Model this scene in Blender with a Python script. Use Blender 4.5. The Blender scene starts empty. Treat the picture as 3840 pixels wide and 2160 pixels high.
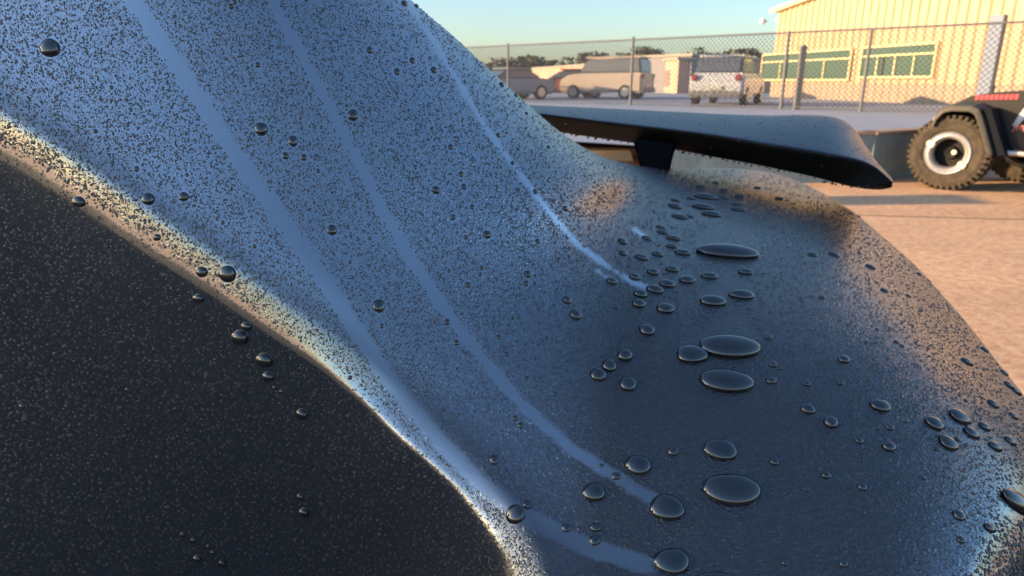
import bpy, bmesh, math, random
import numpy as np
from mathutils import Vector, Matrix
from mathutils.bvhtree import BVHTree

# ------------------------------------------------------------------ camera, sky, sun, exposure
scn = bpy.context.scene
C = scn.collection
PITCH = math.atan(780 / 2560)
CAMZ = 1.4
cam_d = bpy.data.cameras.new("camera")
cam = bpy.data.objects.new("camera", cam_d)
C.objects.link(cam)
cam.location = (0, 0, CAMZ)
cam.rotation_euler = (math.pi / 2 - PITCH, 0, 0)
cam_d.sensor_width = 36
cam_d.lens = 24
cam_d.clip_start = 0.005
cam_d.clip_end = 3000
cam_d.dof.use_dof = True
cam_d.dof.focus_distance = 0.22
cam_d.dof.aperture_fstop = 30
scn.camera = cam

SUN_EL, SUN_AZ = math.radians(12), math.radians(266)      # azimuth clockwise from +Y
SUN = Vector((math.sin(SUN_AZ) * math.cos(SUN_EL), math.cos(SUN_AZ) * math.cos(SUN_EL), math.sin(SUN_EL)))
w = bpy.data.worlds.new("World")
scn.world = w
w.use_nodes = True
nt = w.node_tree
sky = nt.nodes.new("ShaderNodeTexSky")
sky.sky_type = 'NISHITA'
sky.sun_disc = False
sky.sun_elevation = SUN_EL
sky.sun_rotation = SUN_AZ
sky.altitude = 50
sky.air_density = 1.0
sky.dust_density = 1.1
sky.ozone_density = 2.6
bg = nt.nodes["Background"]
bg.inputs[1].default_value = 0.125
nt.links.new(sky.outputs[0], bg.inputs[0])
sun_d = bpy.data.lights.new("sun", 'SUN')
sun_d.energy = 5
sun_d.angle = math.radians(0.6)
sun_d.color = (1.0, 0.66, 0.34)
sun = bpy.data.objects.new("sun", sun_d)
C.objects.link(sun)
sun.rotation_euler = SUN.to_track_quat('Z', 'Y').to_euler()
scn.view_settings.view_transform = 'Standard'
scn.view_settings.look = 'None'
scn.view_settings.gamma = 1
scn.view_settings.exposure = 1.25
scn.cycles.use_denoising = True
scn.cycles.max_bounces = 10
scn.cycles.transmission_bounces = 8
scn.cycles.caustics_reflective = False
scn.cycles.caustics_refractive = False
scn.cycles.sample_clamp_indirect = 4

rng = np.random.default_rng(7)
random.seed(7)

# ------------------------------------------------------------------ helpers
CAM = Vector((0, 0, CAMZ))
FW = Vector((0, math.cos(PITCH), -math.sin(PITCH)))
UP = Vector((0, math.sin(PITCH), math.cos(PITCH)))
RT = Vector((1, 0, 0))
F = 2560.0

def ray(px, py):
    return RT * ((px - 1920) / F) + UP * ((1080 - py) / F) + FW

def at(px, py, d):                     # point seen at a pixel of the photo, at depth d along the view axis
    return CAM + ray(px, py) * d

def gp(px, py, z=0.0):                 # point of the plane of height z seen there
    r = ray(px, py)
    return CAM + r * ((z - CAMZ) / r.z)

def atY(px, py, Y):
    r = ray(px, py)
    return CAM + r * (Y / r.y)

def tag(o, label=None, cat=None, group=None, kind=None):
    if label: o["label"] = label
    if cat: o["category"] = cat
    if group: o["group"] = group
    if kind: o["kind"] = kind
    return o

def mat(name, col, rough=0.6, metal=0.0, noise=None, bump=0.0, coat=0.0, ior=1.45, nscale=8.0, coord='Object', emit=None):
    m = bpy.data.materials.new(name)
    m.use_nodes = True
    n = m.node_tree
    p = n.nodes["Principled BSDF"]
    p.inputs["Base Color"].default_value = (*col, 1)
    p.inputs["Roughness"].default_value = rough
    p.inputs["Metallic"].default_value = metal
    p.inputs["IOR"].default_value = ior
    p.inputs["Coat Weight"].default_value = coat
    tc = n.nodes.new("ShaderNodeTexCoord")
    if noise:
        tx = n.nodes.new("ShaderNodeTexNoise")
        tx.inputs["Scale"].default_value = nscale
        tx.inputs["Detail"].default_value = 6
        n.links.new(tc.outputs[coord], tx.inputs["Vector"])
        rp = n.nodes.new("ShaderNodeValToRGB")
        rp.color_ramp.elements[0].position = 0.3
        rp.color_ramp.elements[1].position = 0.7
        rp.color_ramp.elements[0].color = (*col, 1)
        rp.color_ramp.elements[1].color = (*noise, 1)
        n.links.new(tx.outputs[0], rp.inputs[0])
        n.links.new(rp.outputs[0], p.inputs["Base Color"])
    if bump:
        tb = n.nodes.new("ShaderNodeTexNoise")
        tb.inputs["Scale"].default_value = nscale * 4
        tb.inputs["Detail"].default_value = 5
        n.links.new(tc.outputs[coord], tb.inputs["Vector"])
        b = n.nodes.new("ShaderNodeBump")
        b.inputs["Strength"].default_value = bump
        b.inputs["Distance"].default_value = 0.02
        n.links.new(tb.outputs[0], b.inputs["Height"])
        n.links.new(b.outputs[0], p.inputs["Normal"])
    return m

def obj(name, me, m, parent=None, smooth=False):
    if isinstance(me, bmesh.types.BMesh):
        b = me
        me = bpy.data.meshes.new(name)
        bmesh.ops.recalc_face_normals(b, faces=b.faces)
        b.to_mesh(me)
        b.free()
    me.name = name
    if smooth:
        me.shade_smooth()
    if m is not None and not me.materials:
        me.materials.append(m)
    o = bpy.data.objects.new(name, me)
    C.objects.link(o)
    if parent is not None:
        o.parent = parent
        o.matrix_parent_inverse = Matrix.LocRotScale(parent.location, parent.rotation_euler, parent.scale).inverted()
    return o

def empty(name, loc, rz=0):
    o = bpy.data.objects.new(name, None)
    o.empty_display_size = 0.2
    C.objects.link(o)
    o.location = loc
    o.rotation_euler = (0, 0, rz)
    return o

def box(b, c, s, M=None, bev=0.0):
    vs = []
    r = bmesh.ops.create_cube(b, size=1)
    vs = r['verts']
    for v in vs:
        v.co = Vector((v.co.x * s[0] + c[0], v.co.y * s[1] + c[1], v.co.z * s[2] + c[2]))
    if bev:
        es = list({e for v in vs for e in v.link_edges})
        rr = bmesh.ops.bevel(b, geom=es, offset=bev, segments=2, affect='EDGES')
        vs = list({v for f in rr['faces'] for v in f.verts} | {v for v in vs if v.is_valid})
    if M is not None:
        for v in vs: v.co = M @ v.co
    return vs

def tube(b, p0, p1, r0, r1=None, n=8, caps=True):
    r1 = r0 if r1 is None else r1
    p0, p1 = Vector(p0), Vector(p1)
    d = (p1 - p0)
    q = d.to_track_quat('Z', 'Y')
    A, B = [], []
    for k in range(n):
        a = 2 * math.pi * k / n
        o = q @ Vector((math.cos(a), math.sin(a), 0))
        A.append(b.verts.new(p0 + o * r0))
        B.append(b.verts.new(p1 + o * r1))
    for k in range(n):
        b.faces.new((A[k], A[(k + 1) % n], B[(k + 1) % n], B[k]))
    if caps:
        b.faces.new(A[::-1]); b.faces.new(B)

def path_tube(b, pts, radii, n=10):
    rings = []
    pts = [Vector(p) for p in pts]
    for i, p in enumerate(pts):
        t = (pts[min(i + 1, len(pts) - 1)] - pts[max(i - 1, 0)]).normalized()
        q = t.to_track_quat('Z', 'Y')
        rings.append([b.verts.new(p + q @ Vector((math.cos(2 * math.pi * k / n), math.sin(2 * math.pi * k / n), 0)) * radii[i]) for k in range(n)])
    for a, c in zip(rings, rings[1:]):
        for k in range(n):
            b.faces.new((a[k], a[(k + 1) % n], c[(k + 1) % n], c[k]))
    b.faces.new(rings[0][::-1]); b.faces.new(rings[-1])

def prism(b, prof, y0, y1, M=None):    # profile in x,z extruded along y
    A = [b.verts.new((x, y0, z)) for x, z in prof]
    B = [b.verts.new((x, y1, z)) for x, z in prof]
    n = len(prof)
    for k in range(n):
        b.faces.new((A[k], A[(k + 1) % n], B[(k + 1) % n], B[k]))
    b.faces.new(A[::-1]); b.faces.new(B)
    if M is not None:
        for v in A + B: v.co = M @ v.co

def lathe(b, prof, n=32, M=None):      # profile (radius, height) revolved about y
    rings = []
    for r, y in prof:
        rings.append([b.verts.new((r * math.cos(2 * math.pi * k / n), y, r * math.sin(2 * math.pi * k / n))) for k in range(n)])
    for a, c in zip(rings, rings[1:]):
        for k in range(n):
            b.faces.new((a[k], a[(k + 1) % n], c[(k + 1) % n], c[k]))
    if M is not None:
        for rr in rings:
            for v in rr: v.co = M @ v.co
    return rings

# ------------------------------------------------------------------ shape of the wet body panel
# The panel is found from how it leans: a table of the way each place on it faces, integrated to one smooth surface.
CREASE_L = [(-900, -60), (-500, 190), (-250, 335), (0, 492), (149, 580), (373, 730), (596, 888), (835, 1043), (1043, 1190), (1237, 1318), (1416, 1465),
            (1580, 1622), (1744, 1774), (1872, 1938), (1955, 2087), (2010, 2250), (2040, 2400), (2060, 2800)]
CREASE_R = [(4300, 1200), (4080, 1500), (3960, 1680), (3880, 1800), (3830, 1890), (3784, 1990), (3727, 2117), (3640, 2350), (3530, 2800)]
SIL = [(1230, -300), (1530, -10), (1700, 135), (1850, 275), (2000, 410), (2120, 508), (2250, 583), (2400, 622), (2560, 632), (2760, 632), (2950, 664), (3150, 765),
       (3400, 968), (3600, 1182), (3750, 1372), (3900, 1570), (4060, 1850), (4150, 2150), (4200, 2600)]
BND = [(-700, -300), (-700, -100), (-700, 300), (-700, 700), (-700, 1100), (-700, 1500), (-700, 2000), (-600, 2450), (-200, 2800), (300, 2800), (900, 2800),
       (1500, 2800), (2100, 2800), (2650, 2800), (3050, 2800), (3400, 2800), (3700, 2800), (3950, 2800), (4150, 2800)]

def catmull(P, n):
    P = np.array(P, float)
    seg = np.linalg.norm(np.diff(P, axis=0), axis=1)
    T = np.concatenate([[0], np.cumsum(seg)])
    t = np.linspace(0, T[-1], n)
    out = []
    m = np.zeros_like(P)
    m[1:-1] = (P[2:] - P[:-2]) / (T[2:] - T[:-2])[:, None]
    m[0] = (P[1] - P[0]) / seg[0]; m[-1] = (P[-1] - P[-2]) / seg[-1]
    i = np.clip(np.searchsorted(T, t, side='right') - 1, 0, len(seg) - 1)
    h = seg[i]; x = (t - T[i]) / h
    x = x[:, None]; h = h[:, None]
    return (2*x**3-3*x**2+1)*P[i] + (x**3-2*x**2+x)*h*m[i] + (-2*x**3+3*x**2)*P[i+1] + (x**3-x**2)*h*m[i+1]

def sdist(px, py, P):                  # signed distance to an open polyline (positive on its right-hand side in image coordinates flipped)
    P = np.array(P, float)
    best = np.full(px.shape, 1e18); sg = np.zeros(px.shape)
    for a, b in zip(P[:-1], P[1:]):
        d = b - a; L2 = (d ** 2).sum()
        t = np.clip(((px - a[0]) * d[0] + (py - a[1]) * d[1]) / L2, 0, 1)
        qx = px - a[0] - t * d[0]; qy = py - a[1] - t * d[1]
        dd = qx ** 2 + qy ** 2
        s = d[0] * qy - d[1] * qx
        k = dd < best
        best[k] = dd[k]; sg[k] = s[k]
    return np.sqrt(best) * np.sign(sg)

NS, NT = 281, 241
c_s = catmull(SIL, 900); b_s = catmull(BND, 900)
# silhouette parameter by point index so the two lists pair up
def by_index(P, n):
    P = np.array(P, float)
    x = np.linspace(0, len(P) - 1, n)
    i = np.clip(x.astype(int), 0, len(P) - 2); f = (x - i)[:, None]
    m = np.zeros_like(P); m[1:-1] = (P[2:] - P[:-2]) / 2; m[0] = P[1] - P[0]; m[-1] = P[-1] - P[-2]
    return (2*f**3-3*f**2+1)*P[i] + (f**3-2*f**2+f)*m[i] + (-2*f**3+3*f**2)*P[i+1] + (f**3-f**2)*m[i+1]
cs = by_index(SIL, NS); bs = by_index(BND, NS)
tt = np.linspace(0, 1, NT) ** 1.25
GX = cs[:, None, 0] * (1 - tt) + bs[:, None, 0] * tt
GY = cs[:, None, 1] * (1 - tt) + bs[:, None, 1] * tt
GU = (GX - 1920) / F; GV = (1080 - GY) / F

def w2c(n):                            # world normal -> camera axes (right, up, forward)
    n = Vector(n).normalized()
    return np.array([n.dot(RT), n.dot(UP), n.dot(FW)])

def silh(px, py, nx, ny, eps):
    l = math.hypot(nx, ny); nx /= l; ny /= l
    u, v = (px - 1920) / F, (1080 - py) / F
    c = -eps - (nx * u + ny * v)
    a = np.array([nx, ny, c]); return a / np.linalg.norm(a)

KN = []                                # (px, py, facing in camera axes)
def W(px, py, n): KN.append((px, py, w2c(n)))
def S(px, py, nx, ny, eps=0.10): KN.append((px, py, silh(px, py, nx, ny, eps)))
S(1230, -300, .66, .75); S(1530, -10, .65, .76); S(1850, 275, .67, .74); S(2000, 410, .64, .77); S(2120, 508, .58, .82, .09)
S(2250, 583, .42, .9, .06); S(2400, 622, .12, .99, .05); S(2560, 632, .03, .99, .05); S(2760, 632, .05, .99, .05); S(2950, 664, .3, .95, .05)
S(3150, 765, .56, .83, .2); S(3400, 968, .68, .73, .2); S(3600, 1182, .74, .67, .2); S(3750, 1372, .77, .63, .2); S(3900, 1570, .8, .6, .2)
S(4060, 1850, .9, .4, .08); S(4200, 2600, .98, .1, .1)
# left slope, just above the crease and up to the ridge
W(-700, -300, (.10, -.90, .40)); W(-100, 200, (.06, -.90, .42)); W(400, 500, (.06, -.90, .42)); W(900, 850, (.08, -.90, .42)); W(1400, 1200, (.10, -.90, .42)); W(1800, 1600, (.08, -.86, .50))
W(300, -100, (.12, -.93, .32)); W(800, 200, (.14, -.93, .30)); W(1200, 550, (.16, -.93, .30)); W(1550, 950, (.18, -.90, .38)); W(1850, 1300, (.14, -.74, .64))
W(900, -200, (.22, -.90, .36)); W(1300, 200, (.28, -.86, .40)); W(1650, 550, (.36, -.72, .54)); W(1900, 850, (.34, -.56, .72)); W(2100, 1150, (.20, -.42, .88))
W(1750, 380, (.50, -.32, .76)); W(2000, 600, (.46, -.22, .85)); W(2180, 800, (.32, -.2, .92))
# deck
W(2400, 760, (.10, -.02, 1)); W(2700, 760, (.02, .0, 1)); W(3000, 800, (.14, .02, .99)); W(2500, 1000, (.04, -.08, 1)); W(2900, 1050, (.06, -.08, 1)); W(3300, 1150, (.26, -.06, .96))
W(2300, 1400, (-.02, -.28, .96)); W(2700, 1400, (.0, -.2, .98)); W(3100, 1450, (.06, -.2, .98)); W(3500, 1500, (.26, -.2, .95))
W(2300, 1900, (-.04, -.42, .9)); W(2700, 1900, (.0, -.36, .93)); W(3100, 1900, (.04, -.34, .94)); W(3500, 1900, (.16, -.34, .92))
W(2300, 2500, (-.04, -.5, .86)); W(2700, 2500, (.0, -.42, .9)); W(3200, 2500, (.06, -.42, .9))
kx = np.array([k[0] for k in KN], float); ky = np.array([k[1] for k in KN], float); kn = np.array([k[2] for k in KN])
def tps(r2): return np.where(r2 > 0, r2 * np.log(r2 + 1e-12), 0)
sc = 1000.0
A = tps(((kx[:, None] - kx) ** 2 + (ky[:, None] - ky) ** 2) / sc ** 2) + np.eye(len(kx)) * 0.02
Pm = np.stack([np.ones_like(kx), kx / sc, ky / sc], 1)
M_ = np.block([[A, Pm], [Pm.T, np.zeros((3, 3))]])
wts = np.linalg.solve(M_, np.vstack([kn, np.zeros((3, 3))]))
def field(px, py):
    B = tps(((px.ravel()[:, None] - kx) ** 2 + (py.ravel()[:, None] - ky) ** 2) / sc ** 2)
    Q = np.stack([np.ones(px.size), px.ravel() / sc, py.ravel() / sc], 1)
    return (B @ wts[:-3] + Q @ wts[-3:]).reshape(*px.shape, 3)

def lean(px, py):                      # slope of log depth over the view plane for the smooth part
    n = field(px, py)
    n /= np.linalg.norm(n, axis=-1, keepdims=True)
    u = (px - 1920) / F; v = (1080 - py) / F
    nd = np.minimum(n[..., 0] * u + n[..., 1] * v + n[..., 2], -0.05)
    return -n[..., 0] / nd, -n[..., 1] / nd

def nearest_on(px, py, P):             # nearest point of a polyline and the direction across it
    P = np.array(P, float)
    best = np.full(px.shape, 1e18); qx0 = np.zeros(px.shape); qy0 = np.zeros(px.shape)
    for a, b in zip(P[:-1], P[1:]):
        d = b - a; L2 = (d ** 2).sum()
        t = np.clip(((px - a[0]) * d[0] + (py - a[1]) * d[1]) / L2, 0, 1)
        cx = a[0] + t * d[0]; cy = a[1] + t * d[1]
        dd = (px - cx) ** 2 + (py - cy) ** 2
        k = dd < best
        best[k] = dd[k]; qx0[k] = cx[k]; qy0[k] = cy[k]
    return qx0, qy0

def crease_dir(qx, qy, P):             # smooth tangent of the polyline near a point
    P = np.array(P, float)
    mid = (P[1:] + P[:-1]) / 2; d = P[1:] - P[:-1]; d /= np.linalg.norm(d, axis=1, keepdims=True)
    wgt = np.exp(-((qx[..., None] - mid[:, 0]) ** 2 + (qy[..., None] - mid[:, 1]) ** 2) / (2 * 130 ** 2)) + 1e-12
    t = (wgt[..., None] * d).sum(-2)
    return t / np.linalg.norm(t, axis=-1, keepdims=True)

LAM_L, LAM_R = 0.72, 1.6
def mirror_el(gu, gv, u, v):           # how high above the horizon a place with this lean looks when mirrored
    n = np.stack([gu, gv, -1 - u * gu - v * gv], -1)
    n /= np.linalg.norm(n, axis=-1, keepdims=True)
    D = np.stack([u, v, np.ones_like(u)], -1); D /= np.linalg.norm(D, axis=-1, keepdims=True)
    r = D - 2 * (D * n).sum(-1, keepdims=True) * n
    return np.degrees(np.arcsin(np.clip(r[..., 1] * math.cos(PITCH) - r[..., 2] * math.sin(PITCH), -1, 1)))

def grad(px, py):
    gu, gv = lean(px, py)
    u = (px - 1920) / F; v = (1080 - py) / F
    for P, lam, sg, half, el0, el1 in ((CREASE_L, LAM_L, 1, 50, 3.2, -1.2), (CREASE_R, LAM_R, -1, 60, 3.6, -2.0)):
        d = sg * sdist(px, py, P)
        qx, qy = nearest_on(px, py, P)
        au, av = lean(qx, qy)
        t = crease_dir(qx, qy, P)
        nx, ny = -t[..., 1] * sg, t[..., 0] * sg            # towards positive distance, image axes (y down)
        if sg == 1:                                         # the fold sharpens as it turns down
            lam = 0.78 + 1.5 * np.clip((qy - 1250) / 900, 0, 1) ** 1.3
        lu = au + lam * nx; lv = av - lam * ny
        ks = np.linspace(0, 1, 21)
        uq = (qx - 1920) / F; vq = (1080 - qy) / F
        el = np.stack([mirror_el(au * (1 - k) + lu * k, av * (1 - k) + lv * k, uq, vq) for k in ks], -1)
        k0 = ks[np.argmax(el < el0, axis=-1)]; k1 = ks[np.argmax(el < el1, axis=-1)]
        k0 = np.clip(k0, .02, .9); k1 = np.clip(np.maximum(k1, k0 + .04), .06, .95)
        e = 38
        sm = lambda x: x * x * (3 - 2 * x)
        up = k0 * np.clip((d + half + 42) / 42, 0, 1) ** 1.5
        md = k0 + (k1 - k0) * (d + half) / (2 * half)
        lo = k1 + (1 - k1) * sm(np.clip((d - half) / e, 0, 1))
        k = np.where(d < -half, up, np.where(d < half, md, lo))
        gu = gu * (1 - k) + lu * k; gv = gv * (1 - k) + lv * k
    return gu, gv

def trust(px, py):                     # how firmly each region holds to its table of facings
    ds = np.abs(sdist(px, py, SIL))
    w_ = np.clip(ds / np.where(px > 2900, 90, 260), 0.03, 1)
    w_ *= 1 - 0.85 * np.exp(-(((px - 2280) / 300) ** 2 + ((py - 760) / 230) ** 2))
    w_ *= 1 - 0.7 * np.exp(-((py - 700) / 150) ** 2) * np.clip((px - 1950) / 350, 0, 1)
    dl = sdist(px, py, CREASE_L)
    w_ *= 1 - 0.8 * np.clip((dl - 250) / 300, 0, 1)
    w_ *= 1 + 14 * np.exp(-(dl / 130) ** 2)
    w_ *= 1 + 8 * np.exp(-(sdist(px, py, CREASE_R) / 120) ** 2)
    return w_

def solve_depth():
    def edge(a0, a1):
        mx = (GX[a0] + GX[a1]) / 2; my = (GY[a0] + GY[a1]) / 2
        gu, gv = grad(mx, my)
        return gu * (GU[a1] - GU[a0]) + gv * (GV[a1] - GV[a0])
    s0 = (slice(None, -1), slice(None)); s1 = (slice(1, None), slice(None))
    t0 = (slice(None), slice(None, -1)); t1 = (slice(None), slice(1, None))
    es, et = edge(s0, s1), edge(t0, t1)
    ws = 1 / (np.hypot(GX[s1] - GX[s0], GY[s1] - GY[s0]) + 5); wt = 1 / (np.hypot(GX[t1] - GX[t0], GY[t1] - GY[t0]) + 5)
    ws /= ws.mean(); wt /= wt.mean()
    ws *= trust((GX[s0] + GX[s1]) / 2, (GY[s0] + GY[s1]) / 2); wt *= trust((GX[t0] + GX[t1]) / 2, (GY[t0] + GY[t1]) / 2)
    def AT(rs, rt):
        o = np.zeros((NS, NT))
        o[1:] += rs * ws; o[:-1] -= rs * ws
        o[:, 1:] += rt * wt; o[:, :-1] -= rt * wt
        return o
    def Aop(L): return AT(L[1:] - L[:-1], L[:, 1:] - L[:, :-1]) + 1e-9 * L
    dg = np.zeros((NS, NT)); dg[1:] += ws; dg[:-1] += ws; dg[:, 1:] += wt; dg[:, :-1] += wt
    b = AT(es, et); x = np.zeros((NS, NT)); r = b - Aop(x); z = r / dg; p = z; rz = (r * z).sum()
    for it in range(3000):
        Ap = Aop(p); al = rz / (p * Ap).sum()
        x = x + al * p; r = r - al * Ap; z = r / dg; rn = (r * z).sum()
        if rn < 1e-12: break
        p = z + rn / rz * p; rz = rn
    k = np.argmin((GX - 2700) ** 2 + (GY - 1840) ** 2)
    return x - x.ravel()[k] + math.log(0.24)
LD = solve_depth()
DEP = np.exp(LD)
RTn, UPn, FWn, CAMn = map(np.array, (RT, UP, FW, CAM))
GP = CAMn + DEP[..., None] * (GU[..., None] * RTn + GV[..., None] * UPn + FWn)
def dep_at(px, py):
    k = np.argmin((GX - px) ** 2 + (GY - py) ** 2); return DEP.ravel()[k]
for q in [(1530, 0), (800, 200), (100, 100), (100, 1500), (1000, 1500), (1500, 1000), (2000, 420), (2100, 1150), (2450, 640), (2700, 1840), (2700, 1000), (3400, 980), (3600, 1500), (3800, 2100), (3840, 1500)]:
    print("DEPTH", q, round(float(dep_at(*q)), 3))
# roll the far rim over and away from the camera, with its own depth
rim = []
nrim = 9
for j in range(1, nrim + 1):
    d1 = GP[:, 0] - GP[:, 2]
    out = d1 / np.linalg.norm(d1, axis=1, keepdims=True)
    vd = GP[:, 0] - CAMn; vd /= np.linalg.norm(vd, axis=1, keepdims=True)
    sN = np.cross(np.gradient(GP[:, 0], axis=0), out)
    sN /= np.linalg.norm(sN, axis=1, keepdims=True)
    sg = np.sign((sN * vd).sum(1, keepdims=True)); sN *= sg      # pointing away from the camera side (inwards)
    R = (DEP[:, 0] * 0.10)[:, None]
    a = math.radians(14 * j)
    rim.append(GP[:, 0] + out * R * math.sin(a) + sN * R * (1 - math.cos(a)))
rim = rim[::-1]
ALL = np.stack(rim + [GP[:, k] for k in range(NT)], 1)
NTT = ALL.shape[1]

def grid_mesh(name, P):
    ns, nt_ = P.shape[:2]
    me = bpy.data.meshes.new(name)
    me.vertices.add(ns * nt_)
    me.vertices.foreach_set("co", P.astype(np.float32).ravel())
    i, j = np.meshgrid(np.arange(ns - 1), np.arange(nt_ - 1), indexing='ij')
    q = np.stack([i * nt_ + j, (i + 1) * nt_ + j, (i + 1) * nt_ + j + 1, i * nt_ + j + 1], -1).reshape(-1, 4)
    me.loops.add(q.size); me.loops.foreach_set("vertex_index", q.ravel())
    me.polygons.add(len(q)); me.polygons.foreach_set("loop_start", np.arange(len(q)) * 4)
    me.update(calc_edges=True); me.validate()
    me.shade_smooth()
    return me

# ------------------------------------------------------------------ materials of the wet body
def paint_material():
    m = bpy.data.materials.new("body_paint")
    m.use_nodes = True
    n = m.node_tree
    p = n.nodes["Principled BSDF"]
    p.inputs["Base Color"].default_value = (0.024, 0.021, 0.020, 1)
    p.inputs["Roughness"].default_value = 0.16
    p.inputs["IOR"].default_value = 7.0
    p.inputs["Specular Tint"].default_value = (0.86, 0.92, 1.0, 1)
    tc = n.nodes.new("ShaderNodeTexCoord")
    v = n.nodes.new("ShaderNodeTexVoronoi"); v.inputs["Scale"].default_value = 1100
    v.inputs["Randomness"].default_value = 1.0
    n.links.new(tc.outputs["Object"], v.inputs["Vector"])
    r = n.nodes.new("ShaderNodeMapRange"); r.inputs["From Min"].default_value = 0.0; r.inputs["From Max"].default_value = 0.45
    r.inputs["To Min"].default_value = 1; r.inputs["To Max"].default_value = 0
    n.links.new(v.outputs["Distance"], r.inputs["Value"])
    at_ = n.nodes.new("ShaderNodeAttribute"); at_.attribute_name = "wet"
    v2 = n.nodes.new("ShaderNodeTexVoronoi"); v2.inputs["Scale"].default_value = 480
    n.links.new(tc.outputs["Object"], v2.inputs["Vector"])
    r2 = n.nodes.new("ShaderNodeMapRange"); r2.inputs["From Min"].default_value = 0.0; r2.inputs["From Max"].default_value = 0.4
    r2.inputs["To Min"].default_value = 1.6; r2.inputs["To Max"].default_value = 0
    n.links.new(v2.outputs["Distance"], r2.inputs["Value"])
    ad = n.nodes.new("ShaderNodeMath"); ad.operation = 'ADD'
    n.links.new(r.outputs[0], ad.inputs[0]); n.links.new(r2.outputs[0], ad.inputs[1])
    mu = n.nodes.new("ShaderNodeMath"); mu.operation = 'MULTIPLY'
    n.links.new(ad.outputs[0], mu.inputs[0]); n.links.new(at_.outputs["Fac"], mu.inputs[1])
    mm = n.nodes.new("ShaderNodeAttribute"); mm.attribute_name = "mist"
    m3 = n.nodes.new("ShaderNodeMath"); m3.operation = 'MULTIPLY'; n.links.new(mu.outputs[0], m3.inputs[0]); n.links.new(mm.outputs["Fac"], m3.inputs[1])
    mu = m3
    b = n.nodes.new("ShaderNodeBump"); b.inputs["Strength"].default_value = 0.8; b.inputs["Distance"].default_value = 0.00025
    rr = n.nodes.new("ShaderNodeMapRange"); rr.inputs["To Min"].default_value = 0.07; rr.inputs["To Max"].default_value = 0.27
    a2 = n.nodes.new("ShaderNodeAttribute"); a2.attribute_name = "mist"
    n.links.new(a2.outputs["Fac"], rr.inputs["Value"]); n.links.new(rr.outputs[0], p.inputs["Roughness"])
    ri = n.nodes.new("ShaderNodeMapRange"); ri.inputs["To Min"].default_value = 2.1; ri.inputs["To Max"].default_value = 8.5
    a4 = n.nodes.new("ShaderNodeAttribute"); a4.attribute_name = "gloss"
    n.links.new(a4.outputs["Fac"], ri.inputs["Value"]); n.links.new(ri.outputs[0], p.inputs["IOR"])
    n.links.new(mu.outputs[0], b.inputs["Height"])
    n.links.new(b.outputs[0], p.inputs["Normal"])
    return m
PAINT = paint_material()

car = empty("parked_car", (0.2, 0.9, 0))
tag(car, "wet black car seen along its beaded rear quarter, a spoiler standing on its deck", "car")
panel = obj("body_panel", grid_mesh("body_panel", ALL), PAINT, car)
# film of water left by runs: no beads there
RUNS = [([(330, -200), (500, 0), (590, 130), (700, 300), (830, 500), (960, 690), (1100, 880), (1210, 1040), (1330, 1230), (1480, 1450), (1640, 1640), (1790, 1800), (1960, 1930), (2150, 2030), (2420, 2120)], 31),
        ([(900, -200), (1015, 0), (1110, 170), (1230, 390), (1340, 600), (1440, 800), (1560, 1000), (1680, 1180), (1830, 1370), (1980, 1540), (2150, 1690), (2330, 1800), (2440, 1870)], 19),
        ([(1440, -120), (1530, 10), (1620, 150), (1720, 310), (1830, 490), (1940, 640), (2010, 730), (2080, 820), (2170, 920), (2280, 1000), (2380, 1060), (2440, 1085)], 7)]
RUNS += [([(2240, 1015), (2270, 1035), (2290, 1050)], 6), ([(2380, 860), (2415, 885)], 7)]
def rundist(px, py):
    m = np.full(px.shape, 1e9)
    for P, wd in RUNS:
        m = np.minimum(m, np.abs(sdist(px, py, P)) - wd)
    return m + 1.6 * np.sin(py / 31 + px / 90) + 1.6 * np.sin(py / 12.5 + 1.3) + 1.4 * np.sin(px / 19)
wet = np.ones((NS, NTT))
wet[:, nrim:] = np.clip((rundist(GX, GY) + 14) / 22, 0, 1)
wet[:, nrim:] *= 1 - 0.7 * (sdist(GX, GY, CREASE_L) > 20)
a_ = panel.data.attributes.new("wet", 'FLOAT', 'POINT')
a_.data.foreach_set("value", wet.astype(np.float32).ravel())
mist = np.ones((NS, NTT)) * 0.9
mist[:, nrim:] = np.clip((GX - 1100 + (GY - 500) * 0.1) / 1300, 0.12, 1) * np.clip((rundist(GX, GY) + 14) / 22, 0, 1)
mist[:, nrim:] = np.maximum(mist[:, nrim:], np.clip((GX - 1800 + (GY - 1600) * .9) / 900, 0, .8))
mist[:, nrim:] *= 1 - .75 * np.exp(-(sdist(GX, GY, CREASE_R) / 170) ** 2)
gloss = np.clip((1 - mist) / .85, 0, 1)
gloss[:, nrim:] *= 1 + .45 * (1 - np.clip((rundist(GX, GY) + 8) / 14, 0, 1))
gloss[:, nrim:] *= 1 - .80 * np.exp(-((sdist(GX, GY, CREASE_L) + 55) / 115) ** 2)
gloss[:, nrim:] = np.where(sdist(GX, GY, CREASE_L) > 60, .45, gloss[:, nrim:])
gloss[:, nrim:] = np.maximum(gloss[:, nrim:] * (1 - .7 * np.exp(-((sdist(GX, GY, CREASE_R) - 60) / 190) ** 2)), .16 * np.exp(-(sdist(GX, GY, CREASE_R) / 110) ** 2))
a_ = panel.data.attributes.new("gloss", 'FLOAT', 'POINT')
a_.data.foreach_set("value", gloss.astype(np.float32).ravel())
a_ = panel.data.attributes.new("mist", 'FLOAT', 'POINT')
a_.data.foreach_set("value", mist.astype(np.float32).ravel())
bvh = BVHTree.FromObject(panel, bpy.context.evaluated_depsgraph_get())
def surf(px, py):
    r = ray(px, py).normalized()
    l, n, i, d = bvh.ray_cast(CAM, r)
    if l is None: return None
    if n.dot(r) > 0: n = -n
    return l, n, (l - CAM).dot(FW)

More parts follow.
